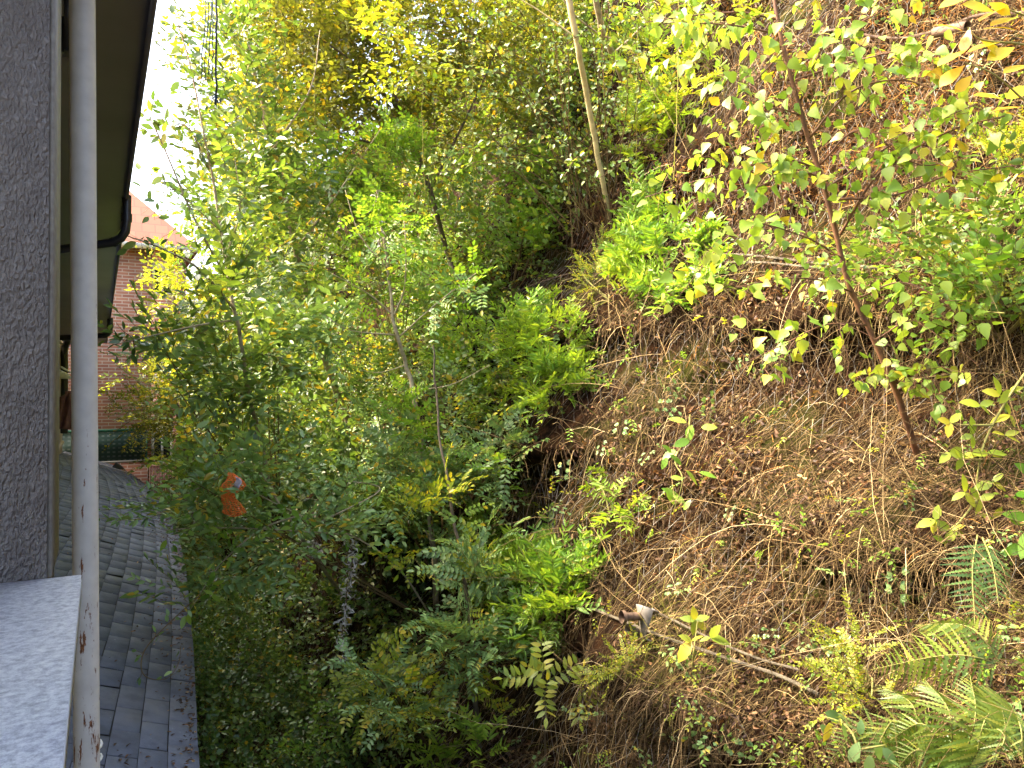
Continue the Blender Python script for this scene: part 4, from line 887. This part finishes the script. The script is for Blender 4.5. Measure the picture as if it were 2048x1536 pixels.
bi, bq, bp = tree_thing('birch_tree', 'young birch with reddish brown leaning trunk and triangular green leaves on the right',
     [(1842, 935, 3.78), (1815, 850, 3.65), (1780, 755, 3.58), (1735, 650, 3.53), (1700, 575, 3.5), (1655, 400, 3.43), (1600, 215, 3.36), (1560, 60, 3.32), (1535, -120, 3.3)], .0165, .008, 'brownbark', b_l)
bt_ = MB(); btw = []
for q in bp: btw += twigs(bt_, q, 6, .30, .0020, .6, -.05, .2)
bt_.build('twigs', M['brownbark'], bi)
leaves_along(bi, bp, 44, .066, BIRCH, 'birch', (.02, .11), droop=.55)
leaves_along(bi, btw, 22, .054, BIRCH, 'birch', (.01, .05), droop=.55, name='twig_leaves')
leaves_along(bi, [bq[40:]], 40, .055, BIRCH, 'birch', (.04, .16), droop=.5, name='crown_leaves')

# bare pale trunks in the upper middle
tree_thing('pale_tree', 'tall bare pale cream trunk leaning up out of the picture above the green bush', [(1222, 450, 7.6), (1205, 360, 7.3), (1190, 285, 7.1), (1172, 180, 6.8), (1155, 90, 6.5), (1136, -10, 6.3), (1112, -120, 6.1)], .024, .029, 'palebark',
           [([(1152, 75, 6.4), (1060, 10, 6.3), (960, -40, 6.2)], .008)])
tree_thing('slender_tree', 'thinner grey green bare trunk right of the tall pale one', [(1275, 290, 9.0), (1262, 215, 8.6), (1240, 140, 8.2), (1212, 80, 7.9), (1192, 10, 7.6), (1180, -100, 7.3)], .040, .030, 'greybark',
           [([(1225, 110, 8.0), (1290, 40, 7.8), (1300, -60, 7.6)], .014), ([(1212, 80, 7.9), (1140, 20, 7.6), (1100, -60, 7.5)], .012)])
# arching shrub with long bare stems
AS = thing('arching_shrub', 'shrub of many thin arching bare stems left of the tall pale trunk', 'shrub', SL(1240, 420)); mb = MB(); ap = []
for k in range(46):
    ex_, ey2 = rr(700, 1330), rr(-80, 380); sx_, sy_2 = rr(1120, 1250), rr(300, 520); t0 = 7.6; t1 = rr(5.6, 7.2)
    mx_, my_ = (ex_ + sx_) / 2 + rr(-20, 60), min(ey2, sy_2) * .55 + (ey2 + sy_2) * .18 + rr(-60, 30)
    q = spline(pix_path([(sx_, sy_2, t0), (mx_, my_, (t0 + t1) / 2), (ex_, ey2, t1)]), 7); mb.tube(q, np.linspace(.0062, .0018, len(q)), 5, cap=False); ap.append(q)
mb.build('stems', M['twig'], AS)
leaves_along(AS, ap, 16, .052, leaf(1, .72), 'mid', (.01, .06), droop=.1, start=.3)

# grey leaning tree and the dark leaved tree next to the roof
LT, lq, lp = tree_thing('leaning_tree', 'slender grey brown trunk leaning left through the leafy middle left thicket', [(700, 860, 9.2), (680, 800, 8.8), (645, 705, 8.2), (620, 620, 7.8), (592, 500, 7.4), (560, 340, 7.1), (525, 215, 6.9), (500, 90, 6.8)], .042, .018, 'greybark',
      [([(620, 620, 7.8), (560, 560, 7.4), (500, 430, 7.0)], .013), ([(592, 500, 7.4), (680, 380, 7.2), (760, 260, 7.0)], .013), ([(560, 340, 7.1), (470, 260, 6.7), (390, 190, 6.4)], .010), ([(545, 300, 7.0), (620, 180, 7.0), (640, 60, 7.0)], .012)])
crown(LT, 'oblong', 'dark', [bt(520, 330, 90, 110, .7, 6.9), bt(470, 200, 75, 90, .5, 6.6), bt(560, 480, 110, 90, .8, 7.2), bt(480, 430, 70, 90, .6, 6.6), bt(450, 90, 70, 60, .5, 6.6), bt(640, 330, 80, 90, .7, 7.2)], 560, 1.15, twig='twig')
dl = [([(470, 620, 5.4), (400, 540, 5.0), (330, 500, 4.7), (250, 470, 4.5)], .010), ([(455, 560, 5.4), (390, 440, 5.1), (330, 300, 4.9), (290, 215, 4.8)], .009), ([(470, 640, 5.4), (400, 650, 5.0), (310, 670, 4.8), (225, 690, 4.7)], .009),
      ([(445, 500, 5.5), (430, 380, 5.4), (410, 280, 5.3), (380, 130, 5.2), (350, 30, 5.1)], .010), 
      ([(440, 460, 5.4), (350, 380, 5.1), (290, 350, 5.0)], .006), ([(450, 520, 5.4), (480, 420, 5.3), (470, 320, 5.3)], .007), ([(420, 340, 5.4), (370, 250, 5.2), (300, 280, 5.0)], .006)]
DT, dq, dp = tree_thing('dark_leaved_tree', 'tree with dark oval leaves spreading over the shingle roof and against the white sky', [(560, 1010, 6.6), (520, 880, 6.1), (490, 740, 5.6), (470, 620, 5.4), (450, 520, 5.45), (430, 380, 5.4)], .020, .010, 'greybark', dl, extend=P(690, 1200, 8.0))
OV = leaf_fine(1.0, .44, sh_oval, .12, -.15, 4)
leaves_along(DT, dp, 40, .082, OV, 'dark', (.02, .13), droop=.12, start=.08, name='leaves')
tp = []
for q in dp + [dq]:
    for _k in range(4): tw = MB(); tp += twigs(tw, q, 1, .36, .0035, .7, .1, .15); tw.build('twig', M['twig'], DT)
leaves_along(DT, tp, 20, .074, OV, 'dark', (.01, .05), droop=.1, name='twig_leaves')
crown(DT, 'oblong', 'mid', [bt(470, 560, 70, 90, .4, 5.5), bt(440, 610, 50, 70, .3, 5.3), bt(500, 700, 90, 90, .5, 5.8), bt(440, 380, 60, 70, .4, 5.5)], 170, 1.2, twig='twig', name='inner_foliage')

# big olive tree over the upper left
OT, oq, op = tree_thing('olive_green_tree', 'large tree with dull olive green foliage flecked yellow filling the upper left', [(900, 520, 9.4), (860, 380, 9.0), (800, 220, 8.6), (740, 60, 8.4), (700, -150, 8.2)], .036, .02, 'darkbark',
      [([(860, 380, 9.0), (940, 220, 8.7), (1010, 60, 8.4)], .02), ([(800, 220, 8.6), (700, 120, 8.0), (580, 40, 7.6)], .02), ([(830, 300, 8.8), (720, 280, 8.0), (600, 230, 7.6)], .016), ([(740, 60, 8.4), (820, -40, 8.2), (960, -120, 8)], .02)], extend=SL(960, 640))
crown(OT, 'oval', 'olive', [bt(620, 70, 120, 110, 1.0, 8.2), bt(780, 40, 140, 110, 1.2, 8.6), bt(940, 90, 120, 110, 1.2, 9.0), bt(590, 220, 100, 80, .8, 8.0), bt(740, 190, 130, 100, 1.0, 8.4), bt(880, 250, 120, 90, 1.0, 9.0), bt(700, -90, 220, 90, 1.2, 8.4), bt(1000, -40, 160, 90, 1.2, 9.0), bt(1060, 120, 70, 100, .8, 9.4), bt(660, 150, 120, 90, .8, 8.6), bt(560, 120, 60, 130, .6, 8.6), bt(720, 20, 120, 60, .8, 9.2), bt(690, 240, 100, 60, .6, 8.8)], 4100, 1.12, twig='twig')
crown(OT, 'oblong', 'yellow', [bt(840, 110, 70, 60, .4, 7.0), bt(790, 90, 60, 40, .3, 7.2), bt(900, 20, 80, 50, .4, 7.6), bt(700, 60, 60, 50, .4, 7.6)], 170, 1.05, twig='twig', name='sunlit_foliage')
crown(OT, 'oval', 'olive', [bt(520, 30, 70, 80, .8, 8.2), bt(620, 300, 90, 60, .6, 8.2)], 260, 1.15, twig='twig', name='outer_foliage')
# bright trees standing beyond
def far_tree(label, blobs, n, mat, base, kind='oval', sc=2.6, grp=None):
    b0 = np.array(base, float); top = P(blobs[0][0], blobs[0][1], blobs[0][2]); q = [b0, (b0 * .5 + top * .5) + (.1, 0, 0), top]
    th = thing('background_tree', label, 'tree', b0, grp); mb = MB(); qq = spline(q, 6); mb.tube(qq, np.linspace(.16, .05, len(qq)), 8)
    mb.build('trunk', M['darkbark'], th); crown(th, kind, mat, blobs, n, sc, .4, twig='twig', name='crown')
far_tree('bright yellow green tree behind the dark leaves at the top left sky edge', [bt(500, 70, 60, 130, 1.8, 18), bt(470, 190, 50, 80, 1.5, 18), bt(540, 160, 60, 120, 1.8, 19), bt(480, -40, 70, 60, 1.5, 18)], 420, 'yellow', (2.6, 17.5, GROUND))
far_tree('yellow green tree further down behind the dark leaved tree', [bt(520, 350, 60, 100, 1.6, 17), bt(560, 480, 70, 90, 1.6, 17), bt(490, 450, 50, 90, 1.4, 16.5)], 420, 'yellow', (2.8, 16.5, GROUND))
far_tree('yellow flecked tree in front of the brick wall windows', [bt(345, 590, 50, 55, 1.0, 20), bt(400, 640, 60, 70, 1.0, 20), bt(335, 690, 30, 26, .6, 19.5), bt(262, 745, 22, 18, .4, 19), bt(335, 555, 30, 36, .6, 20)], 230, 'yellow', (2.6, 19.5, GROUND), sc=2.2)
far_tree('rounded olive tree drooping over the green balcony screen', [bt(350, 800, 60, 80, 1.3, 17.5), bt(400, 780, 70, 100, 1.4, 17.5), bt(300, 840, 42, 40, .8, 17.2), bt(420, 900, 70, 80, 1.2, 17.2), bt(385, 720, 60, 60, 1.0, 18)], 620, 'olive', (1.9, 17.0, GROUND), 'small', 3.0)
far_tree('dense mid green tree filling the gap between the passage end and the bank', [bt(470, 720, 80, 140, 1.5, 14), bt(540, 620, 80, 120, 1.5, 14.5), bt(480, 880, 90, 110, 1.5, 13.5), bt(610, 760, 90, 130, 1.5, 13), bt(430, 1000, 60, 90, 1.2, 13)], 950, 'mid', (2.7, 13.0, GROUND), 'oval', 2.0)

# ------------------------------------------------------------------ the leafy middle left
bush('thicket_shrub', 'mid green shrub with a few yellow leaves left of the pale centre sapling fork', 'shrub', 'oval', 'mid', [bt(640, 480, 100, 90, .6, 8.2), bt(700, 560, 90, 80, .6, 8.4), bt(600, 590, 90, 90, .6, 8.0), bt(680, 400, 70, 60, .5, 8.3)], 480, P(720, 900, 10.5), 1.15, stems=12, stemmat='twig')
bush('thicket_shrub', 'light green feathery shrub directly under the olive tree crown', 'shrub', 'pinnate', 'fresh', [bt(740, 300, 75, 45, .4, 7.4), bt(700, 390, 80, 60, .5, 7.6), bt(800, 400, 80, 60, .5, 7.6), bt(850, 330, 60, 50, .4, 7.6)], 120, P(800, 760, 9.5), 1.1, stems=12)
bush('thicket_shrub', 'pale leaved shrub between the pale centre sapling and the upper green bush', 'shrub', 'oval', 'fresh', [bl(1010, 470, 100, 60, .4, .8), bl(950, 560, 90, 60, .4, .8), bl(1090, 370, 60, 60, .3, .6), bl(1060, 500, 70, 50, .3, .6)], 330, SL(1020, 600), 1.35, stems=10, stemmat='twig')
bush('thicket_shrub', 'grey green shrub behind the fork of the pale centre sapling', 'shrub', 'round', 'blue', [bl(900, 450, 80, 80, .5, 1.6), bl(860, 640, 80, 70, .5, 1.2), bl(830, 560, 70, 70, .5, 1.5)], 330, SL(900, 720), 1.5, stems=10, stemmat='twig')
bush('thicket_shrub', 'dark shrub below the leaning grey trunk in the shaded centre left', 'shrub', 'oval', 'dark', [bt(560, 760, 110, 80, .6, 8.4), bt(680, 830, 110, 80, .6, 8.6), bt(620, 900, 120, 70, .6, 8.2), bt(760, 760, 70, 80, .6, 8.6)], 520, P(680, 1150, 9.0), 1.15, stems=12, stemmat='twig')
bush('thicket_shrub', 'broad leaved blue green shrub at roof height left of the leaning grey trunk', 'shrub', 'oblong', 'blue', [bt(400, 740, 80, 35, .4, 5.8), bt(480, 770, 90, 50, .4, 6.0), bt(560, 690, 80, 60, .5, 6.4), bt(340, 700, 50, 30, .3, 5.6), bt(640, 650, 70, 50, .5, 6.6)], 190, P(560, 1050, 6.8), 1.35, stems=12, stemmat='twig')
bush('thicket_shrub', 'dark bramble mass right of the orange net bag', 'shrub', 'bramble', 'dark', [bt(700, 960, 110, 60, .5, 7.4), bt(620, 1010, 90, 50, .5, 6.9), bt(800, 1020, 80, 60, .5, 7.0)], 300, P(760, 1180, 7.6), 1.2, stems=10, stemmat='twig')
bush('thicket_shrub', 'bluish leaved shrub around the middle of the pale centre sapling trunk', 'shrub', 'oval', 'blue', [bt(760, 840, 70, 60, .4, 6.8), bt(900, 820, 60, 60, .4, 6.6), bt(880, 930, 70, 50, .4, 6.4), bt(960, 960, 60, 40, .3, 6.4)], 170, P(880, 1180, 6.9), .95, stems=8, stemmat='twig')
# shrub leaning over the roof edge that carries the orange bag
OS = bush('overhanging_shrub', 'grey green shrub leaning over the roof edge and carrying the orange net bag', 'shrub', 'oblong', 'blue', [bt(400, 985, 75, 45, .3, 5.0), bt(520, 960, 100, 50, .35, 5.2), bt(430, 1060, 90, 45, .3, 5.0), bt(560, 1060, 100, 45, .35, 5.4), bt(440, 1150, 70, 40, .25, 4.9), bt(640, 1080, 80, 35, .3, 5.8), bt(380, 1190, 40, 25, .2, 4.8)], 230, P(872, 1250, 6.4), 1.0, stems=3, stemmat='twig', clump=.45)
mb = MB(); sp_ = []
for pth in ([(872, 1250, 6.3), (800, 1140, 6.0), (720, 1080, 5.7), (600, 1030, 5.4), (520, 990, 5.2), (450, 940, 5.1)], [(600, 1030, 5.4), (520, 1060, 5.2), (440, 1130, 5.0), (380, 1220, 4.9)], [(560, 1010, 5.3), (500, 925, 5.2), (420, 965, 5.0), (340, 1005, 4.8)], [(700, 1070, 5.6), (560, 1060, 5.3), (420, 1055, 5.0), (330, 1060, 4.7)],
            [(640, 1045, 5.5), (760, 980, 5.8), (690, 960, 5.8)]):
    q = spline(pix_path(pth), 6); mb.tube(q, np.linspace(.008, .0025, len(q)), 6, cap=False); sp_.append(q)
mb.build('arching_branch', M['greybark'], OS, smooth=True); leaves_along(OS, sp_, 42, .076, OV, 'fresh', (.02, .12), droop=.1, start=.25, name='leaves')
# pale centre sapling
CS, cq, cp = tree_thing('pale_sapling', 'sapling with pale grey forked trunk and feathery leaves in the centre of the picture', [(872, 1215, 6.9), (866, 1100, 6.7), (858, 1000, 6.6), (842, 880, 6.5), (828, 790, 6.4), (812, 730, 6.4), (796, 680, 6.3), (786, 630, 6.3), (776, 540, 6.3), (762, 440, 6.2), (752, 380, 6.2)], .028, .009, 'greybark',
      [([(786, 635, 6.3), (808, 580, 6.2), (812, 500, 6.1), (808, 440, 6.1)], .011), ([(785, 630, 6.3), (740, 590, 6.2), (660, 545, 6.0)], .009), ([(797, 675, 6.3), (870, 610, 6.2), (960, 540, 6.1)], .008), ([(790, 670, 6.3), (700, 660, 6.2), (640, 625, 6.1)], .007), ([(845, 900, 6.5), (760, 930, 6.3), (700, 960, 6.2)], .007),
       ([(826, 780, 6.4), (900, 770, 6.2), (980, 730, 6.1)], .006), ([(812, 730, 6.4), (760, 745, 6.3), (720, 740, 6.2)], .005), ([(776, 540, 6.3), (720, 470, 6.2), (690, 380, 6.2)], .007)])
crown(CS, 'pinnate', 'fresh', [bt(860, 910, 70, 45, .3, 6.3), bt(760, 470, 80, 60, .4, 6.3), bt(880, 560, 60, 50, .3, 6.2), bt(940, 960, 70, 60, .3, 6.2), bt(810, 850, 60, 40, .3, 6.4), bt(720, 560, 60, 50, .3, 6.2)], 80, 1.15)
crown(CS, 'robinia', 'blue', [bt(870, 960, 90, 50, .3, 6.2), bt(780, 960, 70, 50, .3, 6.3), bt(1000, 920, 40, 60, .2, 6.2), bt(880, 1040, 60, 60, .3, 6.3), bt(800, 1000, 50, 40, .3, 6.3)], 100, 1.2, name='lower_foliage')
# second darker sapling crossing in front of the lower bush
SS, sq, sp2 = tree_thing('dark_sapling', 'thin dark stemmed sapling with blue green feathery leaves left of lower green bush', [(962, 1580, 5.1), (950, 1400, 5.2), (945, 1280, 5.3), (930, 1160, 5.4), (912, 1060, 5.5), (895, 960, 5.6), (880, 880, 5.7), (872, 780, 5.8), (866, 690, 5.8)], .020, .006, 'darkbark',
      [([(950, 1360, 5.2), (880, 1340, 5.1), (800, 1390, 5.0)], .006), ([(945, 1280, 5.3), (1000, 1250, 5.2), (1030, 1210, 5.1)], .006), ([(930, 1160, 5.4), (880, 1120, 5.3), (850, 1060, 5.2)], .006), ([(955, 1440, 5.2), (900, 1400, 5.1), (860, 1370, 5.0)], .005)])
crown(SS, 'robinia', 'blue', [bt(930, 1240, 65, 60, .3, 5.1), bt(960, 1190, 50, 50, .25, 5.1), bt(900, 1310, 50, 45, .25, 5.0), bt(970, 1330, 40, 40, .2, 5.0), bt(950, 1110, 45, 35, .2, 5.3)], 80, 1.1)
crown(SS, 'robinia', 'yellow', [bt(800, 1400, 55, 28, .15, 4.9), bt(990, 1390, 25, 45, .15, 5.0), bt(870, 1370, 40, 20, .15, 4.9), bt(830, 1090, 28, 60, .15, 5.6), bt(930, 1180, 40, 30, .15, 5.1), bt(870, 1000, 40, 30, .15, 5.6)], 38, 1.05, name='yellow_leaves')
# wild rose low in the shade
WR = bush('wild_rose', 'wild rose with small yellow and green leaflets low left of the dark sapling', 'rose bush', 'pinnate', 'yellow', [bt(800, 1400, 60, 32, .2, 4.9), bt(760, 1360, 50, 30, .2, 4.9), bt(840, 1440, 40, 25, .2, 4.9)], 26, SL(860, 1500), .95, stems=6, stemmat='twig', extra=('pinnate', 'blue', 26))
bush('shade_shrub', 'small leafy green shrub at the bottom centre left growing in the dark hollow', 'shrub', 'oval', 'fresh', [bt(640, 1480, 50, 45, .3, 6.2), bt(700, 1440, 40, 60, .3, 6.2), bt(540, 1520, 60, 30, .3, 6.4), bt(630, 1400, 30, 30, .2, 6.3)], 70, P(650, 1580, 7.0), .9, stems=6, stemmat='twig')
bush('shade_shrub', 'fresh green shoots at the bottom edge below the wild rose', 'shrub', 'lance', 'lime', [bl(880, 1520, 40, 25, .15, .3), bl(970, 1500, 30, 20, .15, .3)], 30, SL(900, 1560), .9, stems=4)
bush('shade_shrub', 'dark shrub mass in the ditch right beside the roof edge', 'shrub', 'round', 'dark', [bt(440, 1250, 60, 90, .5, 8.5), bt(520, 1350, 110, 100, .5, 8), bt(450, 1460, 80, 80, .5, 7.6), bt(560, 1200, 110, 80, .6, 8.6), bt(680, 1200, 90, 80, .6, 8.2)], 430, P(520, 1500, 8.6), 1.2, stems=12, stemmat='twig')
# young ash with big feathery leaves
def frond(mb, p0, p1, pairs, L, W, sag=.12):
    p0, p1 = np.array(p0), np.array(p1); ax = unit(p1 - p0); LT = np.linalg.norm(p1 - p0); side = unit(np.cross(ax, -Fv + .5 * Uv)); prev = p0
    tp = leaf_fine(1.0, W / L, sh_oval, .12, -.12, 4)
    for k in range(pairs + 1):
        u = (k + .8) / (pairs + .8); c = p0 + ax * LT * u - np.array([0, 0, sag * LT * u * u]); mb.add(*rib(prev, c, .003), m=1); prev = c
        for sg in ((-1, 1) if k < pairs else (0,)):
            d = unit(side * sg + ax * (.45 if sg else 1) + RNG.normal(0, .08, 3)); F_ = frames(d[None], (-Fv * .6 + Uv * .8 + RNG.normal(0, .15, 3))[None], np.array([rr(-.2, .2)])) * L * (1 - .25 * abs(u - .5))
            mb.inst((tp[0], tp[1], np.zeros(len(tp[1]), int)), F_, c[None])
AH = thing('young_ash', 'young ash with large pale green feathery leaves standing below the lower green bush', 'sapling', SL(1095, 1560)); st = MB(); st.tube(spline(pix_path([(1095, 1600, 4.8), (1090, 1480, 4.7), (1088, 1400, 4.6), (1085, 1340, 4.55)]), 5), np.linspace(.008, .004, 16), 6); st.build('stem', M['darkbark'], AH)
for (a, b, c_, d_, n_) in ((1088, 1350, 1082, 1268, 5), (1090, 1365, 1165, 1312, 6), (1088, 1400, 1095, 1352, 4), (1085, 1352, 1005, 1346, 6), (1090, 1392, 1092, 1430, 3), (1150, 1410, 1215, 1376, 5), (1165, 1375, 1168, 1325, 4), (1090, 1350, 1055, 1325, 4), (1150, 1410, 1160, 1440, 3)):
    mb = MB(); frond(mb, P(a, b, 4.55), P(c_, d_, 4.45), n_, .078, .030); mb.build('compound_leaf', [M['yellow'], M['greentwig']], AH)
mb = MB(); mb.tube(spline(pix_path([(1092, 1460, 4.68), (1130, 1420, 4.6), (1165, 1375, 4.55)]), 4), .003, 5, cap=False); mb.build('side_stem', M['greentwig'], AH)
for pts, lb in (([(1012, 910, 6.0), (1008, 1000, 5.95)], 'single blue green feathery leaf over the dark netting right of centre sapling'), ([(870, 560, 6.0), (868, 690, 5.9)], 'feathery leaf spray standing out right of the sapling fork')):
    mb = MB(); frond(mb, P(*pts[0]), P(*pts[1]), 8, .055, .028, .05); tag(mb.build('feathery_leaf', [M['blue'], M['greentwig']]), lb, 'leaf')

# ------------------------------------------------------------------ vines, rag, roof tendril
for k, (x0, y0, x1, y1, tt) in enumerate(((845, 110, 850, 390, 6.8), (1276, 60, 1274, 420, 7.0), (1358, -40, 1348, 360, 5.0), (628, 120, 630, 260, 6.6), (945, 0, 948, 420, 7.2), (694, 930, 690, 1330, 6.0))):
    mb = MB(); q = spline(pix_path([(x0, y0, tt), ((x0 + x1) / 2 + rr(-4, 4), (y0 + y1) / 2, tt), (x1, y1, tt)]), 8); q += RNG.normal(0, .003, q.shape); mb.tube(q, .0028, 5, cap=False)
    th = thing('hanging_vine', ('thin yellow vine hanging in front of the olive tree', 'thin pale vine hanging right of the slender bare trunk', 'pale straight vine hanging left of the birch top', 'short thin vine hanging in the upper left foliage', 'thin vine hanging just left of the arching stems', 'thin vine hanging beside the shredded grey rag')[k], 'vine', q[0]); mb.build('stem', M['drygreen'], th)
    leaves_along(th, [q], 10, .03, leaf(1, .6), 'yellow', (.005, .02), name='leaves')
m_rag = plain('grey_shreds', (.55, .52, .47), .9, scale=60, c2=(.28, .25, .21))
def rag(name, label, path, n, w_):
    q = spline(pix_path(path), 10); th = thing(name, label, 'rag', q[-1]); mb = MB(); seg = np.linspace(0, len(q) - 1, len(q))
    for k in range(n):
        s0 = random.random() ** 1.1 * (len(q) - 3); c = np.array([np.interp(s0, seg, q[:, j]) for j in range(3)]) + RNG.normal(0, w_ * .35, 3); d = unit(RNG.normal(0, .7, 3) + (0, 0, -1.1)); L = rr(.03, .12); pts = [c]
        for i in range(5): d = unit(d + RNG.normal(0, .55, 3)); pts.append(pts[-1] + d * L / 5)
        pts = np.array(pts); s = unit(np.cross(d, RNG.normal(0, 1, 3))) * rr(.003, .009)
        v = []; 
        for i, a in enumerate(pts): r2 = s * math.sin(math.pi * (i + .6) / 6.2) + RNG.normal(0, .0015, 3); v += [a - r2, a + r2]
        mb.add(v, [(2 * i, 2 * i + 1, 2 * i + 3, 2 * i + 2) for i in range(5)])
    o = mb.build('shreds', m_rag, th); mb = MB(); mb.tube(q, .004, 5, cap=False); mb.build('string', M['twig'], th)
rag('hanging_rag', 'long shredded pale grey rag hanging from the arching branch into the dark hollow', [(700, 1078, 5.6), (705, 1120, 5.6), (694, 1170, 5.6), (692, 1210, 5.6), (685, 1260, 5.6), (684, 1330, 5.6)], 150, .045)
rag('hanging_rag', 'small shredded grey rag hanging left of the long one', [(630, 1080, 5.7), (628, 1100, 5.7), (626, 1122, 5.7)], 26, .03)
rag('hanging_rag', 'tatter of pale grey fluff caught on the top of the pale centre sapling', [(752, 385, 6.15), (757, 430, 6.15), (760, 500, 6.15)], 60, .035)
RT = thing('bramble_tendril', 'thin bramble tendril looping down onto the shingle roof', 'bramble', P(372, 1225, 4.6)); q = spline(pix_path([(400, 1190, 4.9), (350, 1235, 4.5), (300, 1285, 4.2), (283, 1320, 4.1), (290, 1352, 4.05), (330, 1358, 4.1), (356, 1330, 4.2), (362, 1290, 4.3)]), 6)
mb = MB(); mb.tube(q, np.linspace(.004, .0015, len(q)), 5, cap=False); mb.build('stem', M['twig'], RT); leaves_along(RT, [q], 18, .05, OV, 'blue', (.01, .05), droop=.1)
# orange net bag with pale label
m_orange, t, p = new_mat('orange_net'); t.links.new(ramp(t, noise(t, 30, 4), [(.3, (.75, .12, .012)), (.7, (.95, .26, .04))]), p.inputs['Base Color']); p.inputs['Roughness'].default_value = .6
TB = 4.72; cb_ = P(463, 985, TB); NB = thing('net_bag', 'crumpled bright orange net bag caught in the shrub beside the roof', 'net bag', P(463, 1028, TB))
prof = [(0, 948, 6), (1, 956, 14), (2, 966, 21), (3, 976, 22), (4, 984, 17), (5, 990, 12), (6, 998, 14), (7, 1006, 17), (8, 1016, 20), (9, 1024, 22), (10, 1029, 15)]
def net_layer(scale, ph):
    vs = []; n = 15; rows = 26
    for i in range(rows):
        u = i / (rows - 1) * 10; y = np.interp(u, range(11), [q[1] for q in prof]); r_ = np.interp(u, range(11), [q[2] for q in prof]) * scale; cx_ = 462 + 6 * math.sin(u * .9 + ph) 
        for k in range(n):
            a = 2 * math.pi * (k + .5 * (i % 2)) / n; rr2 = r_ * (1 + .16 * math.sin(3 * a + u + ph) + .08 * math.sin(7 * a - 2 * u))
            vs.append(P(cx_ + rr2 * math.cos(a), y + 2.5 * math.sin(2 * a + u), TB) + Fv * (rr2 * math.sin(a) * .6 * TB / FPX))
    return vs, [(i * n + k, i * n + (k + 1) % n, (i + 1) * n + (k + 1) % n, (i + 1) * n + k) for i in range(rows - 1) for k in range(n)]
for sc2, ph in ((1.0, 0),):
    mb = MB(); mb.add(*net_layer(sc2, ph)); ob = mb.build('netting', m_orange, NB); wm = ob.modifiers.new('threads', 'WIREFRAME'); wm.thickness = .0038; wm.use_replace = True
mb = MB(); n = 6; vs = [P(470 + 11 * (k / (n - 1)) + 3 * math.sin(j), 953 + 19 * (j / (n - 1)) + 6 * k / n, TB - .075 + .01 * math.sin(k * 1.3 + j)) for j in range(n) for k in range(n)]
mb.add(vs, [(j * n + k, j * n + k + 1, (j + 1) * n + k + 1, (j + 1) * n + k) for j in range(n - 1) for k in range(n - 1)]); ob = mb.build('label', plain('label_film', (.62, .56, .66), .35), NB, smooth=True); ob.modifiers.new('thick', 'SOLIDIFY').thickness = .001
bush('thicket_shrub', 'leafy green undergrowth between the olive tree trunk and the tall pale trunk', 'shrub', 'round', 'mid', [bl(980, 250, 90, 80, .4, 1.0), bl(1080, 200, 80, 90, .4, .9), bl(1100, 60, 70, 90, .4, 1.0), bl(930, 380, 80, 60, .4, 1.0), bl(1150, 330, 60, 70, .3, .6)], 480, SL(1060, 420), 1.45, stems=14, stemmat='twig')
#END
